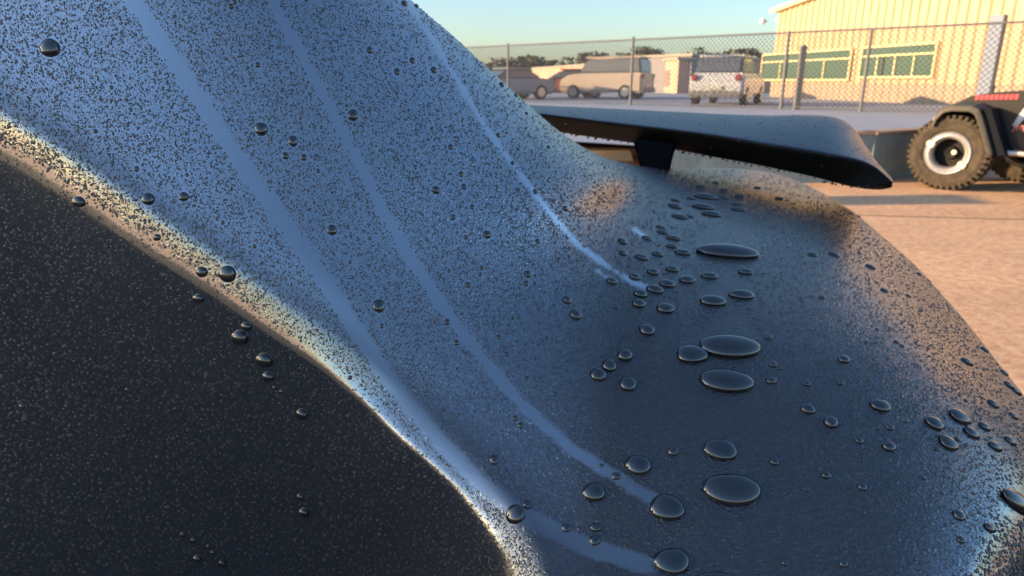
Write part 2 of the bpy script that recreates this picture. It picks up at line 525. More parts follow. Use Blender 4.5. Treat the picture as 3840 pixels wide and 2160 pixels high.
def proj(p):
    q = p - CAM
    z = q.dot(FW)
    return q.dot(RT) / z * F, -q.dot(UP) / z * F
def jac(l, v):                         # photo pixels per metre moved along v
    e = 1e-4
    a, b = proj(l + v * e), proj(l)
    return (a[0] - b[0]) / e, (a[1] - b[1]) / e

# ------------------------------------------------------------------ water
def water_material(name, tr, ior):
    m = bpy.data.materials.new(name)
    m.use_nodes = True
    n = m.node_tree
    p = n.nodes["Principled BSDF"]
    p.inputs["Base Color"].default_value = (0.012, 0.014, 0.018, 1)
    p.inputs["Roughness"].default_value = 0.02
    p.inputs["IOR"].default_value = ior
    g = n.nodes.new("ShaderNodeBsdfGlass"); g.inputs["IOR"].default_value = 1.33; g.inputs["Roughness"].default_value = 0
    mx = n.nodes.new("ShaderNodeMixShader"); mx.inputs[0].default_value = tr
    n.links.new(p.outputs[0], mx.inputs[1]); n.links.new(g.outputs[0], mx.inputs[2])
    n.links.new(mx.outputs[0], n.nodes["Material Output"].inputs["Surface"])
    return m
WATER = water_material("water", 0.10, 2.15)
FINE = water_material("fine_water", 0.22, 2.2)

def dome_mesh(n=20, rings=7, flat=1.0, name="water_drop"):
    # a bead on a water-shy surface: its side leans out past its foot, its top is gently flat
    P = [(0.84, -0.08), (0.90, 0.0), (0.965, 0.08), (1.0, 0.20), (0.985, 0.34), (0.93, 0.49), (0.84, 0.63), (0.71, 0.76), (0.55, 0.87), (0.37, 0.94), (0.18, 0.985)]
    if rings < 7: P = [(0.88, -0.08), (1.0, 0.20), (0.80, 0.68), (0.42, 0.93)]
    vs, fs = [], []
    for r, z in P:
        for k in range(n):
            a = 2 * math.pi * k / n
            vs.append((r * math.cos(a), r * math.sin(a), z))
    for i in range(len(P) - 1):
        for k in range(n):
            fs.append((i * n + k, i * n + (k + 1) % n, (i + 1) * n + (k + 1) % n, (i + 1) * n + k))
    vs.append((0, 0, 1.0)); t = len(vs) - 1
    for k in range(n): fs.append(((len(P) - 1) * n + k, (len(P) - 1) * n + (k + 1) % n, t))
    return vs, fs
DV, DF = dome_mesh(28)

def drop_frame(px, py, wpx, hpx, ang=0.0, hk=0.6):
    s = surf(px, py)
    if s is None: return None
    l, n, d = s
    x = RT * math.cos(ang) - UP * math.sin(ang)          # long axis in the picture, laid on the surface
    x = (x - n * x.dot(n)).normalized()
    y = n.cross(x)
    jx, jy, jn = jac(l, x), jac(l, y), jac(l, n)
    ux = math.hypot(*jx); ex = (jx[0] / ux, jx[1] / ux)
    cr = lambda j: abs(j[1] * ex[0] - j[0] * ex[1])      # how much a step widens the drop across its long axis
    a = wpx / 2 / max(ux, 0.35 * F / d)
    b = hpx / 2 / math.hypot(cr(jy), hk * cr(jn))
    b = min(max(b, a * 0.5), a * 1.3)
    return l, n, x, y, a, b

def add_drop(px, py, wpx, hpx, label, group, ang=0.0):
    hk = 0.78 if wpx < 60 else 0.68 if wpx < 120 else 0.58
    f = drop_frame(px, py, wpx, hpx, ang, hk)
    if f is None: return None
    l, n, x, y, a, b = f
    m = min(a, b)
    h = hk * m
    rr = random.Random(int(px * 7 + py))
    k2, p2, k3, p3 = rr.uniform(0.0, .05), rr.uniform(0, 6), rr.uniform(0, .04), rr.uniform(0, 6)
    vs = []
    for vx, vy, vz in DV:
        t = math.atan2(vy, vx); r = math.hypot(vx, vy)
        w_ = 1 + (k2 * math.cos(2 * t + p2) + k3 * math.cos(3 * t + p3)) * min(1, r * 1.2)
        vs.append(x * (vx * a * w_) + y * (vy * b * w_) + n * (vz * h))
    me = bpy.data.meshes.new("water_drop")
    me.from_pydata([tuple(v) for v in vs], [], DF)
    me.update()
    if (n.dot(Vector(me.polygons[-1].normal))) < 0: me.flip_normals()
    o = obj("water_drop", me, WATER, smooth=True)
    o.location = l
    tag(o, label, "water drop", group)
    return o

K = 3840 / 2576
G_BIG = "large flat puddled drops down the middle of the deck"
G_MID = "medium round drops on the deck"
G_SLOPE = "round beads on the sloping panel"
G_SMALL = "small beads strewn between the larger drops"
# (x, y, w, h, tilt, label) in a 2576-wide picture
BIG = [
 (1830, 637, 160, 40, 3, "widest flat drop, bright pale top, lying alone highest up the middle of the deck"),
 (1835, 875, 154, 66, 8, "big oval drop with pale upper half, touching a smaller oval drop at its left"),
 (1740, 893, 84, 48, 6, "smaller oval drop tucked against the left end of a big oval drop"),
 (1827, 960, 140, 62, 12, "long oval drop just under the touching pair of drops"),
 (1812, 1132, 88, 54, 8, "medium oval drop directly above the broadest round-ended drop near the bottom"),
 (1840, 1233, 150, 80, 8, "broadest drop near the bottom of the deck with a thin light scratch inside"),
 (1605, 1171, 68, 52, 12, "round drop beside the faded end of the second run streak, left of the broad drops"),
 (1678, 1278, 90, 66, 14, "tilted oval drop lower left of the broadest drop"),
 (1494, 1239, 58, 50, 6, "round drop sitting alone between the two faded run streaks"),
 (1690, 1413, 92, 68, 10, "oval drop close to the bottom edge of the picture, wholly in view"),
 (1796, 1466, 112, 56, 4, "drop cut off by the bottom edge of the picture"),
 (1627, 831, 42, 32, 4, "single oval drop on the deck midway between the cluster of beads and four round drops"),
 (1674, 777, 48, 30, 6, "oval drop just below the right side of the bead cluster on the deck"),
 (1793, 759, 70, 34, 3, "left one of the two wide twin drops above the touching pair"),
 (1865, 743, 66, 30, 3, "right one of the two wide twin drops above the touching pair"),
 (1717, 636, 44, 20, 3, "oval bead just left of the widest pale flat drop"),
 (1875, 685, 38, 20, 2, "lone oval bead just under the right end of the widest pale flat drop"),
 (572, 689, 42, 42, 0, "largest round bead on the golden crease band"),
 (508, 684, 26, 28, 0, "dark bead on the golden crease band, left of its largest bead"),
 (126, 121, 48, 46, 0, "large out-of-focus bead alone near the upper left corner"),
 (657, 325, 34, 34, 0, "larger bead of the pair in the middle of the slope between the two wide streaks"),
 (737, 355, 27, 27, 0, "smaller bead right of a larger one between the two wide streaks"),
 (888, 290, 28, 30, 0, "clear round bead sitting in the narrower bare streak"),
 (953, 770, 32, 34, 0, "big round bead low between the two wide streaks"),
 (835, 579, 27, 26, 0, "round bead halfway down between the two wide streaks"),
 (604, 850, 38, 40, 0, "larger of two touching beads on the dark side below the golden band"),
 (620, 822, 24, 24, 0, "smaller of two touching beads on the dark side below the golden band"),
 (665, 907, 40, 38, 0, "bead on the dark side just below the touching pair"),
 (1297, 1294, 50, 48, 0, "big round bead at the lower end of the golden crease band"),
 (1327, 1270, 22, 22, 0, "small bead touching the big bead at the lower end of the golden band"),
 (1448, 793, 32, 28, 8, "lower of two beads joined by a pale trail left of the deck"),
 (1427, 755, 24, 22, 8, "upper of two beads joined by a pale trail left of the deck"),
 (2214, 1022, 50, 34, 8, "large oval bead alone on the right of the deck"),
 (2556, 1262, 80, 48, 12, "big drop cut off by the right edge of the picture above the golden strip"),
 (2413, 1050, 56, 36, 10, "largest and topmost drop of the cluster near the right edge"),
 (2350, 1066, 46, 34, 8, "leftmost drop of the cluster near the right edge"),
 (2385, 1116, 48, 36, 10, "lowest drop of the cluster near the right edge"),
 (2443, 1090, 40, 28, 8, "middle drop of the cluster near the right edge"),
 (2433, 911, 34, 18, 4, "flat bead beside the pale sunlit strip at the right rim"),
 (373, 501, 32, 30, 0, "larger of two dark beads just above the golden band near the left edge"),
 (462, 495, 24, 24, 0, "smaller dark bead right of a larger one above the golden band near the left edge"),
 (198, 508, 30, 28, 0, "blurred bead on the dark side just below the golden band near the left edge"),
 (675, 948, 28, 26, 0, "small bead under the third bead of the row on the dark side"),
 (499, 751, 26, 24, 0, "small bead on the dark side under the golden band, left of the largest bead"),
 (760, 1042, 28, 28, 0, "lone bead in the middle of the dark side"),
 (765, 1290, 26, 28, 0, "lower and larger bead of two near the bottom of the dark side"),
 (756, 1250, 17, 18, 0, "upper and smaller bead of two near the bottom of the dark side"),
 (395, 597, 18, 18, 0, "dark bead inside the upper stretch of the golden band"),
 (1693, 1136, 28, 24, 4, "small bead left of the medium oval drop above the broadest drop"),
]
for x, y, ww, hh, an, lb in BIG:
    add_drop(x * K, y * K, ww * K, hh * K, lb, G_BIG if ww > 80 else (G_SLOPE if x < 1400 else G_MID), math.radians(an))
CL = {
 "four": ("of four round drops close together left of the big ovals", G_MID,
   [(1572,895,40,34),(1533,921,40,34),(1505,943,42,36),(1580,967,46,38)]),
 "cluster": ("oval bead of the dense cluster where the thin run ends", G_MID,
   [(1607,765,36,26),(1611,740,38,24),(1647,729,44,26),(1678,715,42,24),(1728,705,44,24),(1785,695,44,22),(1691,678,34,20),(1643,685,34,20),(1597,697,30,20),(1539,708,28,20)]),
 "valley": ("flat bead where the slope meets the far deck", G_MID,
   [(1689,620,30,14),(1654,640,30,16),(1614,648,36,18),(1566,608,26,16),(1567,637,22,16),(1627,600,30,13),(1694,600,38,14),(1667,585,32,10),(1662,572,26,9)]),
 "far": ("thin flat drop on the far deck before the spoiler", G_MID,
   [(1768,522,60,12),(1790,540,56,13),(1710,546,44,11),(1775,497,64,10),(1857,516,36,11),(1858,528,40,12),(1698,520,40,11),(1738,500,26,8),(1822,498,28,8),(1860,492,24,7),(1762,470,24,7),(1905,473,20,6),(1960,500,24,7),(1700,505,26,8),(1735,545,24,9),(1820,478,20,6),(1800,460,18,6)]),
 "pebbles": ("small bead low beside the faded ends of the run streaks", G_MID,
   [(1425,1328,26,22),(1499,1327,30,22),(1496,1360,28,26),(1244,1157,24,26),(1310,1070,16,16),(1296,1052,14,14),(1550,1198,24,20),(1513,1171,14,10)]),
 "upper_slope": ("small bead high right of the narrower streak", G_SLOPE,
   [(930,126,18,18),(1038,152,16,18),(999,180,16,18),(1092,176,18,20),(1134,370,14,14),(1097,478,20,20),(1160,438,14,14),(1167,470,14,14),(1226,590,22,20),(1140,546,14,14),(1188,520,12,12),(1172,597,12,12),(1290,410,11,11),(1045,420,11,11)]),
 "ridge": ("small bead along the thin bright run near the ridge", G_SLOPE,
   [(1423,525,14,14),(1347,482,13,13),(1254,340,13,13),(1262,213,16,16),(1298,240,12,12),(1018,9,20,20),(1048,15,13,13),(1200,130,10,10),(1150,90,10,10),(1325,285,10,10),(1380,370,11,11),(1353,607,12,12)]),
 "lower_slope": ("small bead low right of the narrower streak", G_SLOPE,
   [(1328,690,18,18),(1324,713,14,14),(1346,713,10,10),(1212,674,11,11),(1177,717,16,14),(1208,690,10,10),(1130,681,10,10),(1255,848,12,12),(1275,890,12,12),(1326,952,14,12),(1397,991,12,12),(1148,862,14,14),(1394,769,10,10),(1550,772,16,12),(1376,850,10,10),(1290,800,9,9)]),
 "between": ("small round bead on the slope between the two wide streaks", G_SLOPE,
   [(718,392,18,18),(764,396,17,17),(648,163,14,14),(581,16,16,14),(590,5,12,12),(800,430,11,11),(790,510,9,9),(775,480,9,9),(752,440,9,9),(808,320,9,9),(1125,810,16,16),(930,600,10,10),(700,330,9,9),(880,660,10,10),(960,820,12,12)]),
 "left_slope": ("small bead between the golden band and the widest streak", G_SLOPE,
   [(343,425,14,14),(560,560,11,11),(240,330,12,12),(470,440,10,10),(280,220,11,11),(640,620,11,11),(880,950,12,12)]),
 "dark": ("faint blurred bead on the dark side below the golden band", G_SLOPE,
   [(497,1405,20,20),(487,1360,15,18),(525,1375,12,14),(460,1345,14,16),(560,1418,20,26),(535,1390,11,12),(55,1022,13,13),(708,985,11,11),(690,975,9,9),(395,1150,9,9),(950,1310,9,9),(955,1345,9,9),(320,980,9,9)]),
 "right_mid": ("small round bead on the right half of the deck", G_MID,
   [(2122,905,30,22),(1933,848,20,14),(1945,917,20,15),(1962,926,14,9),(1940,958,28,20),(2029,965,22,16),(2115,963,20,13),(2032,1030,38,28),(2090,1063,38,32),(2236,1124,34,28),(2239,1075,22,16),(2161,1108,22,17),(1948,1162,24,20),(2078,1195,24,20),(2169,1225,24,20),(2029,1230,16,11),(2068,748,18,10),(2285,745,16,8),
    (2255,860,16,9),(2270,870,12,8),(2180,860,12,8),(2207,828,10,7),(2160,1050,12,8),(2210,1105,10,8),(2190,1130,12,9),(2000,1110,10,7),(2100,1140,10,8),(2280,1060,14,9),(2260,1150,12,9)]),
 "right_low": ("small bead low on the deck left of the golden strip", G_MID,
   [(2122,1418,22,20),(1975,1416,16,13),(2412,1297,30,28),(2418,1358,22,20),(2490,1328,26,24),(2320,1200,18,11),(2370,1240,14,10),(2170,1290,16,12),(2250,1330,11,9),(2050,1370,11,9),(1860,1390,11,9),(2300,1405,12,9),(2150,1370,10,8),(2380,1320,12,10)]),
 "right_edge": ("small bead around the drop cluster at the right edge", G_MID,
   [(2476,1074,30,22),(2503,1124,34,24),(2540,1110,28,22),(2498,1017,30,20),(2549,1047,24,16),(2410,1105,18,12),(2360,1130,16,11),(2500,1150,16,9),(2430,1008,12,8)]),
 "rim": ("bead perched along the right rim of the deck", G_MID,
   [(2538,970,30,18),(2556,985,30,16),(2526,938,22,13),(2477,880,22,13),(2465,850,16,10),(2190,672,28,13),(2225,731,22,11),(2098,641,32,13),(2044,641,26,13),(2312,690,14,9),(2120,500,12,7),(2140,520,12,7),(2090,480,10,6),(2050,470,10,6),(2160,545,10,6)]),
}
ORD = "leftmost second third fourth fifth sixth seventh eighth ninth tenth eleventh twelfth thirteenth fourteenth fifteenth sixteenth seventeenth eighteenth nineteenth".split() + ["%dth" % i for i in range(20, 60)]
for i_, w_ in ((20, "21st"), (21, "22nd"), (22, "23rd"), (30, "31st"), (31, "32nd")): ORD[i_] = w_
for k, (lb0, g, L) in CL.items():
    for i_, q in enumerate(sorted(L)):
        lb = ("leftmost " if i_ == 0 else ORD[i_] + " from left: ") + lb0
        add_drop(q[0] * K, q[1] * K, q[2] * K, q[3] * K, lb, g, math.radians(5 if q[0] > 1450 else 0))
taken = np.array([(x * K, y * K, max(ww, hh) * K / 2) for x, y, ww, hh, *_ in BIG] + [(q[0] * K, q[1] * K, max(q[2], q[3]) * K / 2) for c in CL.values() for q in c[2]])

# fine beads that nobody could count
def bead_cloud(name, rows, verts_faces, m, parent=None):
    V, Fc = verts_faces
    V = np.array(V); nv = len(V)
    quads = np.array([f for f in Fc if len(f) == 4]); tris = np.array([f for f in Fc if len(f) == 3])
    N = len(rows)
    L = np.array([r[0] for r in rows]); X = np.array([r[1] for r in rows]); Y = np.array([r[2] for r in rows]); Z = np.array([r[3] for r in rows])
    co = L[:, None] + V[None, :, :1] * X[:, None] + V[None, :, 1:2] * Y[:, None] + V[None, :, 2:] * Z[:, None]
    me = bpy.data.meshes.new(name)
    me.vertices.add(N * nv); me.vertices.foreach_set("co", co.astype(np.float32).ravel())
    off = (np.arange(N) * nv)[:, None, None]
    q = (quads[None] + off).reshape(-1, 4); t = (tris[None] + off).reshape(-1, 3)
    li = np.concatenate([q.ravel(), t.ravel()])
    st = np.concatenate([np.arange(len(q)) * 4, len(q) * 4 + np.arange(len(t)) * 3])
    me.loops.add(len(li)); me.loops.foreach_set("vertex_index", li)
    me.polygons.add(len(st)); me.polygons.foreach_set("loop_start", st)
    me.update(calc_edges=True); me.shade_smooth()
    return obj(name, me, m, parent)

NB = 270000
cx = rng.uniform(-150, 3990, NB); cy = rng.uniform(-120, 2280, NB)
dlc = sdist(cx, cy, CREASE_L); rd = rundist(cx, cy)
t_ = np.clip((cx - 900 + (cy - 500) * 0.25) / 1500, 0, 1)
hw = np.where(dlc > 30, 2.5, 3.4 * (1 - t_) + 2.5 * t_)
dens = np.where(dlc > 30, 0.30, 1.0 * (1 - t_) + 0.9 * t_)
deckk = np.clip((cx - 2050 - np.abs(cy - 1300) * 0.15) / 500, 0, 1) * (dlc < 0)
dens *= 1 - 0.15 * deckk * (cy > 1000)
keep = (rng.uniform(0, 1, NB) < dens) & (rd > rng.uniform(-4, 12, NB))
for bx, by, br in taken:
    keep &= (cx - bx) ** 2 + (cy - by) ** 2 > (br + 7) ** 2
rows = []
idx = np.nonzero(keep)[0]
# keep fine beads apart so each reads as its own
cell = {}
for i in idx:
    x_, y_, r_ = cx[i], cy[i], hw[i] * (0.48 + 1.15 * rng.uniform() ** 2.6)
    c = (int(x_ // 12), int(y_ // 12)); bad = False
    for a in (-1, 0, 1):
        for b in (-1, 0, 1):
            for (qx, qy, qr) in cell.get((c[0] + a, c[1] + b), ()):
                if (qx - x_) ** 2 + (qy - y_) ** 2 < ((qr + r_) * 0.66) ** 2: bad = True; break
            if bad: break
        if bad: break
    if bad: continue
    s = surf(x_, y_)
    if s is None: continue
    cell.setdefault(c, []).append((x_, y_, r_))
    l, n, d = s
    v = (l - CAM).normalized()
    fs = abs(v.dot(n))
    if fs < 0.05: continue
    x = (RT - n * RT.dot(n)).normalized(); y = n.cross(x)
    a = r_ / max(math.hypot(*jac(l, x)), 0.5 * F / d)
    e = rng.uniform(0.8, 1.3); th = rng.uniform(0, math.pi)
    x2 = x * math.cos(th) + y * math.sin(th); y2 = n.cross(x2)
    rows.append((np.array(l), np.array(x2) * a * e, np.array(y2) * a / e, np.array(n) * a * rng.uniform(.55, .85)))
print("BEADS", len(rows))
SV, SF = dome_mesh(7, 3)
fine = bead_cloud("water_beads", rows, (SV, SF), FINE)
tag(fine, "countless tiny water beads covering the black car panel except along the bare streaks", "water beads", kind="stuff")

# ------------------------------------------------------------------ spoiler standing on the deck
def spline(P, n):
    return catmull(P, n)
M_wing = mat("spoiler_paint", (0.018, 0.024, 0.036), 0.38, ior=1.4)
M_wing.node_tree.nodes['Principled BSDF'].inputs['Specular Tint'].default_value = (.55, .72, 1, 1)
M_foot = mat("foot_plastic", (0.006, 0.007, 0.010), 0.8, ior=1.12)
FT = [(1900, 388), (2040, 394), (2200, 399), (2500, 411), (2700, 419), (2880, 423), (3020, 420), (3110, 424), (3160, 436), (3205, 470), (3250, 540), (3300, 630), (3335, 672), (3354, 692)]
NTp = [(1900, 420), (2050, 437), (2250, 462), (2500, 492), (2700, 519), (2880, 550), (3010, 571), (3110, 588), (3180, 600), (3235, 612), (3285, 635), (3320, 665), (3342, 686), (3355, 700)]
NB_ = [(1900, 470), (2050, 492), (2250, 524), (2500, 562), (2700, 600), (2880, 634), (3010, 662), (3110, 684), (3180, 703), (3235, 714), (3285, 722), (3322, 722), (3345, 716), (3357, 706)]
nW = 60
ft, ntp, nbt = spline(FT, nW), spline(NTp, nW), spline(NB_, nW)
ring = []
for i in range(nW):
    t = i / (nW - 1)
    dn = 0.80 * (1 - t) + 0.50 * t
    df = dn + 0.26 * (1 - t) + 0.17 * t
    df = dn + (df - dn) * min(1, .12 + (1 - t) / .12)
    if t > 2: df -= (t - .85) / .15 * 0.10
    a_, b_, c_ = at(*ft[i], df), at(ntp[i][0], ntp[i][1] - 8, dn), at(nbt[i][0], nbt[i][1] + 6, dn + 0.05 * min(1, (1 - t) / .09))
    bk = Vector((0, .05, 0)); tf = min(1, (1 - t) / .09)
    R_ = [a_, a_.lerp(b_, .3) + Vector((0, 0, .002)), a_.lerp(b_, .65) + Vector((0, 0, .003)), a_.lerp(b_, .93),
          b_, b_.lerp(c_, .12) + bk * .02, b_.lerp(c_, .5) + bk * .3, b_.lerp(c_, .88) + bk * .5, c_ + bk * .7,
          c_.lerp(a_ - Vector((0, 0, .028 * tf)), .35), c_.lerp(a_ - Vector((0, 0, .022 * tf)), .7), a_ - Vector((0, 0.0, .012 * tf))]
    ring.append(R_)
b = bmesh.new()
vr = [[b.verts.new(p) for p in R_] for R_ in ring]
n_ = len(ring[0])
for r0, r1 in zip(vr, vr[1:]):
    for k in range(n_): b.faces.new((r0[k], r0[(k + 1) % n_], r1[(k + 1) % n_], r1[k])).material_index = 1 if 4 <= k <= 10 else 0
b.faces.new(vr[0][::-1]); b.faces.new(vr[-1]).material_index = 1
spoiler = obj("spoiler", b, M_wing, car, smooth=True)
spoiler.data.materials.append(mat('spoiler_underside', (0.012, 0.014, 0.018), 0.7, ior=1.15))
sm = spoiler.modifiers.new("sub", 'SUBSURF'); sm.levels = 1; sm.render_levels = 1
# its short foot
b = bmesh.new()
def q4(l): return [b.verts.new(p) for p in l]
dT = 0.68
t0 = q4([at(2372, 520, dT), at(2540, 540, dT), at(2535, 540, dT + .12), at(2385, 520, dT + .12)])
t1 = q4([at(2388, 580, dT), at(2522, 590, dT), at(2520, 590, dT + .1), at(2396, 580, dT + .1)])
t2 = q4([at(2404, 650, dT), at(2510, 655, dT), at(2508, 650, dT + .1), at(2410, 650, dT + .1)])
for A_, B_ in ((t0, t1), (t1, t2)):
    for k in range(4): b.faces.new((A_[k], A_[(k + 1) % 4], B_[(k + 1) % 4], B_[k]))
b.faces.new(t0[::-1]); b.faces.new(t2)
bmesh.ops.bevel(b, geom=[e for e in b.edges], offset=.003, segments=2, affect='EDGES')
obj("foot", b, M_foot, spoiler)
wb = BVHTree.FromObject(spoiler, bpy.context.evaluated_depsgraph_get())
# beads on the spoiler and drips under its edge
rows = []
for i in range(1500):
    px, py = rng.uniform(2000, 3340), rng.uniform(392, 740)
    r = ray(px, py).normalized(); l, n, ix, dd = wb.ray_cast(CAM, r)
    if l is None: continue
    s0_ = surf(px, py)
    if s0_ is not None and (s0_[0] - CAM).length < dd: continue
    if n.dot(r) > 0: n = -n
    if n.z < 0.3 and rng.uniform() < .8: continue
    d = (l - CAM).dot(FW)
    x = (RT - n * RT.dot(n)).normalized(); y = n.cross(x)
    a = rng.uniform(1.2, 3.2) * d / F * (1.5 if rng.uniform() < .08 else 1)
    rows.append((np.array(l), np.array(x) * a, np.array(y) * a * 1.2, np.array(n) * a * .6))
for i in range(70):
    t = rng.uniform(0.12, 0.99); k = int(t * (nW - 1))
    p = ring[k][8]; d = (p - CAM).dot(FW); a = rng.uniform(2.5, 6) * d / F
    rows.append((np.array(p + Vector((rng.uniform(-.002, .002), 0, .001))), np.array((a, 0, 0)), np.array((0, a, 0)), np.array((0, 0, -a * rng.uniform(1, 1.6)))))
wbd = bead_cloud("water_beads", rows, dome_mesh(9, 3), FINE)
tag(wbd, "scattered water beads and hanging drips on the black spoiler above the deck", "water beads", kind="stuff")

# ------------------------------------------------------------------ yard, terrace, far ground
def sheet(name, pts, m, kind="structure", z=0, label=None):
    b = bmesh.new()
    b.faces.new([b.verts.new((x, y, z)) for x, y in pts])
    return tag(obj(name, b, m), label=label, kind=kind)
def ground_mat():
    m = mat("concrete_yard", (0.76, 0.47, 0.28), 0.9, noise=(0.58, 0.36, 0.22), bump=0.25, nscale=1.3)
    n = m.node_tree; p = n.nodes["Principled BSDF"]
    tc = n.nodes.new("ShaderNodeTexCoord")
    t = n.nodes.new("ShaderNodeTexNoise"); t.inputs["Scale"].default_value = 16; t.inputs["Detail"].default_value = 3
    n.links.new(tc.outputs["Object"], t.inputs["Vector"])
    old = p.inputs["Base Color"].links[0].from_socket
    mx = n.nodes.new("ShaderNodeMix"); mx.data_type = 'RGBA'; mx.blend_type = 'OVERLAY'; mx.inputs[0].default_value = 0.75
    n.links.new(old, mx.inputs[6]); n.links.new(t.outputs[0], mx.inputs[7]); n.links.new(mx.outputs[2], p.inputs["Base Color"])
    t2 = n.nodes.new("ShaderNodeTexNoise"); t2.inputs["Scale"].default_value = 70; t2.inputs["Detail"].default_value = 4
    n.links.new(tc.outputs["Object"], t2.inputs["Vector"])
    m2 = n.nodes.new("ShaderNodeMix"); m2.data_type = 'RGBA'; m2.blend_type = 'OVERLAY'; m2.inputs[0].default_value = 0.8
    n.links.new(mx.outputs[2], m2.inputs[6]); n.links.new(t2.outputs[0], m2.inputs[7]); n.links.new(m2.outputs[2], p.inputs["Base Color"])
    return m
sheet("ground", [(-1500, -1500), (1500, -1500), (1500, 1500), (-1500, 1500)], ground_mat())
sheet("reflection_darkener", [(-15, -12), (13, -12), (12, 1.2), (-15, 1.2)], mat("dark_sheet", (0.04, 0.04, 0.042), 0.9, noise=(0.03, 0.03, 0.03), bump=0.5, nscale=5), z=0.004)  # dark patch added so the panel's lower side mirrors something dark
# slab joint across the yard
b = bmesh.new()
A_, B_ = gp(2900, 800), gp(4300, 836)
dv = (B_ - A_).normalized(); nv_ = Vector((-dv.y, dv.x, 0)) * 0.010
pr = random.Random(3); up1, dn1 = [], []
for k in range(41):
    c = A_.lerp(B_, k / 40) + Vector((0, pr.uniform(-.012, .012), 0.004)); up1.append(b.verts.new(c + nv_)); dn1.append(b.verts.new(c - nv_))
for k in range(40): b.faces.new((dn1[k], dn1[k + 1], up1[k + 1], up1[k]))
tag(obj("ground_joint", b, mat("joint_dark", (0.10, 0.07, 0.05), 0.95)), kind="structure")  # dark colour of the joint itself
# retaining wall and the terrace behind it
M_wall = mat("grey_green_concrete", (0.26, 0.34, 0.35), 0.9, noise=(0.17, 0.23, 0.24), bump=0.4, nscale=2.5)  # grey-green with random darker mottling
M_cap = mat("lit_crest", (0.42, 0.30, 0.22), 0.85, noise=(0.34, 0.24, 0.18), nscale=6)  # warm colour stands in for sunlight on the wall's top edge
M_terr = mat("pale_terrace", (0.30, 0.36, 0.46), 0.9, noise=(0.25, 0.30, 0.39), bump=0.3, nscale=1.2)  # blue-grey colour stands in for shade and haze over the terrace
WL = [Vector((2.2, 9.6, 0)), Vector((5.1, 9.75, 0)), Vector((7.5, 11.2, 0)), Vector((16, 14.4, 0))]
rw = empty("retaining_wall", WL[0])
tag(rw, "low dark concrete retaining wall with a sunlit-coloured coping behind the off-road vehicle", "wall")
bw, bc = bmesh.new(), bmesh.new()
for p, q in zip(WL, WL[1:]):
    d = (q - p); L_ = d.length; ang = math.atan2(d.y, d.x)
    Mx = Matrix.Translation(p) @ Matrix.Rotation(ang, 4, 'Z')
    box(bw, (L_ / 2, .12, .335), (L_ + .05, .24, .67), Mx)
    box(bc, (L_ / 2, .12, .69), (L_ + .06, .28, .036), Mx)
obj("wall", bw, M_wall, rw); obj("crest", bc, M_cap, rw)
sheet("terrace", [(-60, 16), (-2, 13), (2.1, 9.75), (5.05, 9.9), (7.4, 11.35), (16, 14.55), (60, 20), (90, 200), (-90, 200)], M_terr, z=0.5)

# pale parking blocks seen under the spoiler
M_block = mat("white_painted_concrete", (0.78, 0.76, 0.70), 0.7, noise=(0.66, 0.62, 0.55), bump=0.3, nscale=9)
def block(x0, x1, yb, yt, lb):
    A_, B_ = gp(x0, yb), gp(x1, yb)
    L_ = (B_ - A_).length; d = A_.y
    h = (yb - yt) / F * d * 1.02
    b = bmesh.new()
    prism(b, [(0, 0), (L_, 0), (L_ - .06, h * .92), (L_ - .1, h), (.1, h), (.06, h * .92)], 0, .3)
    o = obj("parking_block", b, M_block); o.location = A_; o.rotation_euler = (0, 0, math.atan2(B_.y - A_.y, B_.x - A_.x))
    tag(o, lb, "parking block", "white parking blocks beyond the spoiler")
block(2200, 2375, 604, 566, "white parking block seen left of the spoiler's foot")
block(2535, 2725, 652, 592, "white parking block seen right of the spoiler's foot")
b = bmesh.new()
A_, B_ = gp(2100, 574), gp(2960, 596)
prism(b, [(0, 0), ((B_ - A_).length, 0), ((B_ - A_).length, .13), (0, .13)], 0, .4)
kb = obj("kerb", b, mat("brown_kerb", (0.20, 0.13, 0.10), 0.9, noise=(0.30, 0.2, 0.15), nscale=3)); kb.location = A_; kb.rotation_euler = (0, 0, math.atan2(B_.y - A_.y, B_.x - A_.x))
tag(kb, kind="structure")

# ------------------------------------------------------------------ metal-sided building
M_clad = mat("ribbed_cladding", (0.60, 0.44, 0.28), 0.55, noise=(0.50, 0.37, 0.25), nscale=1.5)
M_base = mat("lower_cladding", (0.38, 0.29, 0.22), 0.6, noise=(0.33, 0.26, 0.2), nscale=1.5)
M_trim = mat("cream_trim", (0.80, 0.66, 0.36), 0.45)
M_pane = mat("greenish_glass", (0.06, 0.11, 0.09), 0.08, ior=1.6)
M_roof = mat("roof_metal", (0.45, 0.40, 0.33), 0.5)
BA = Vector((0.3633 * 39.5, 39.5, 0)); BB = Vector((16.9, 22.6, 0))
bd = (BB - BA).normalized(); bn = Vector((bd.y, -bd.x, 0))
if bn.x > 0: bn = -bn
BL = (BB - BA).length + 10
bang = math.atan2(bd.y, bd.x)
bld = empty("metal_building", (BA.x, BA.y, 0.5))
tag(bld, "tan ribbed metal building with two rows of windows behind the chain-link fence", "building")
def wp(s, z, off=0.0): return BA + bd * s + bn * off + Vector((0, 0, z))
def ws(px, py):                        # distance along the wall and height seen at a pixel
    r = ray(px, py); t = (BA - CAM).dot(bn) / r.dot(bn); p = CAM + r * t
    return (p - BA).dot(bd), p.z
zc = ws(2850, 52)[1]; s2_, z2_ = ws(3060, -12)
slope_r = (z2_ - zc) / s2_
print("BUILDING corner z", zc, "slope", slope_r)
def rib(s):
    f = (s / 0.32) % 1.0
    return 0.0
b = bmesh.new(); bb_ = bmesh.new()
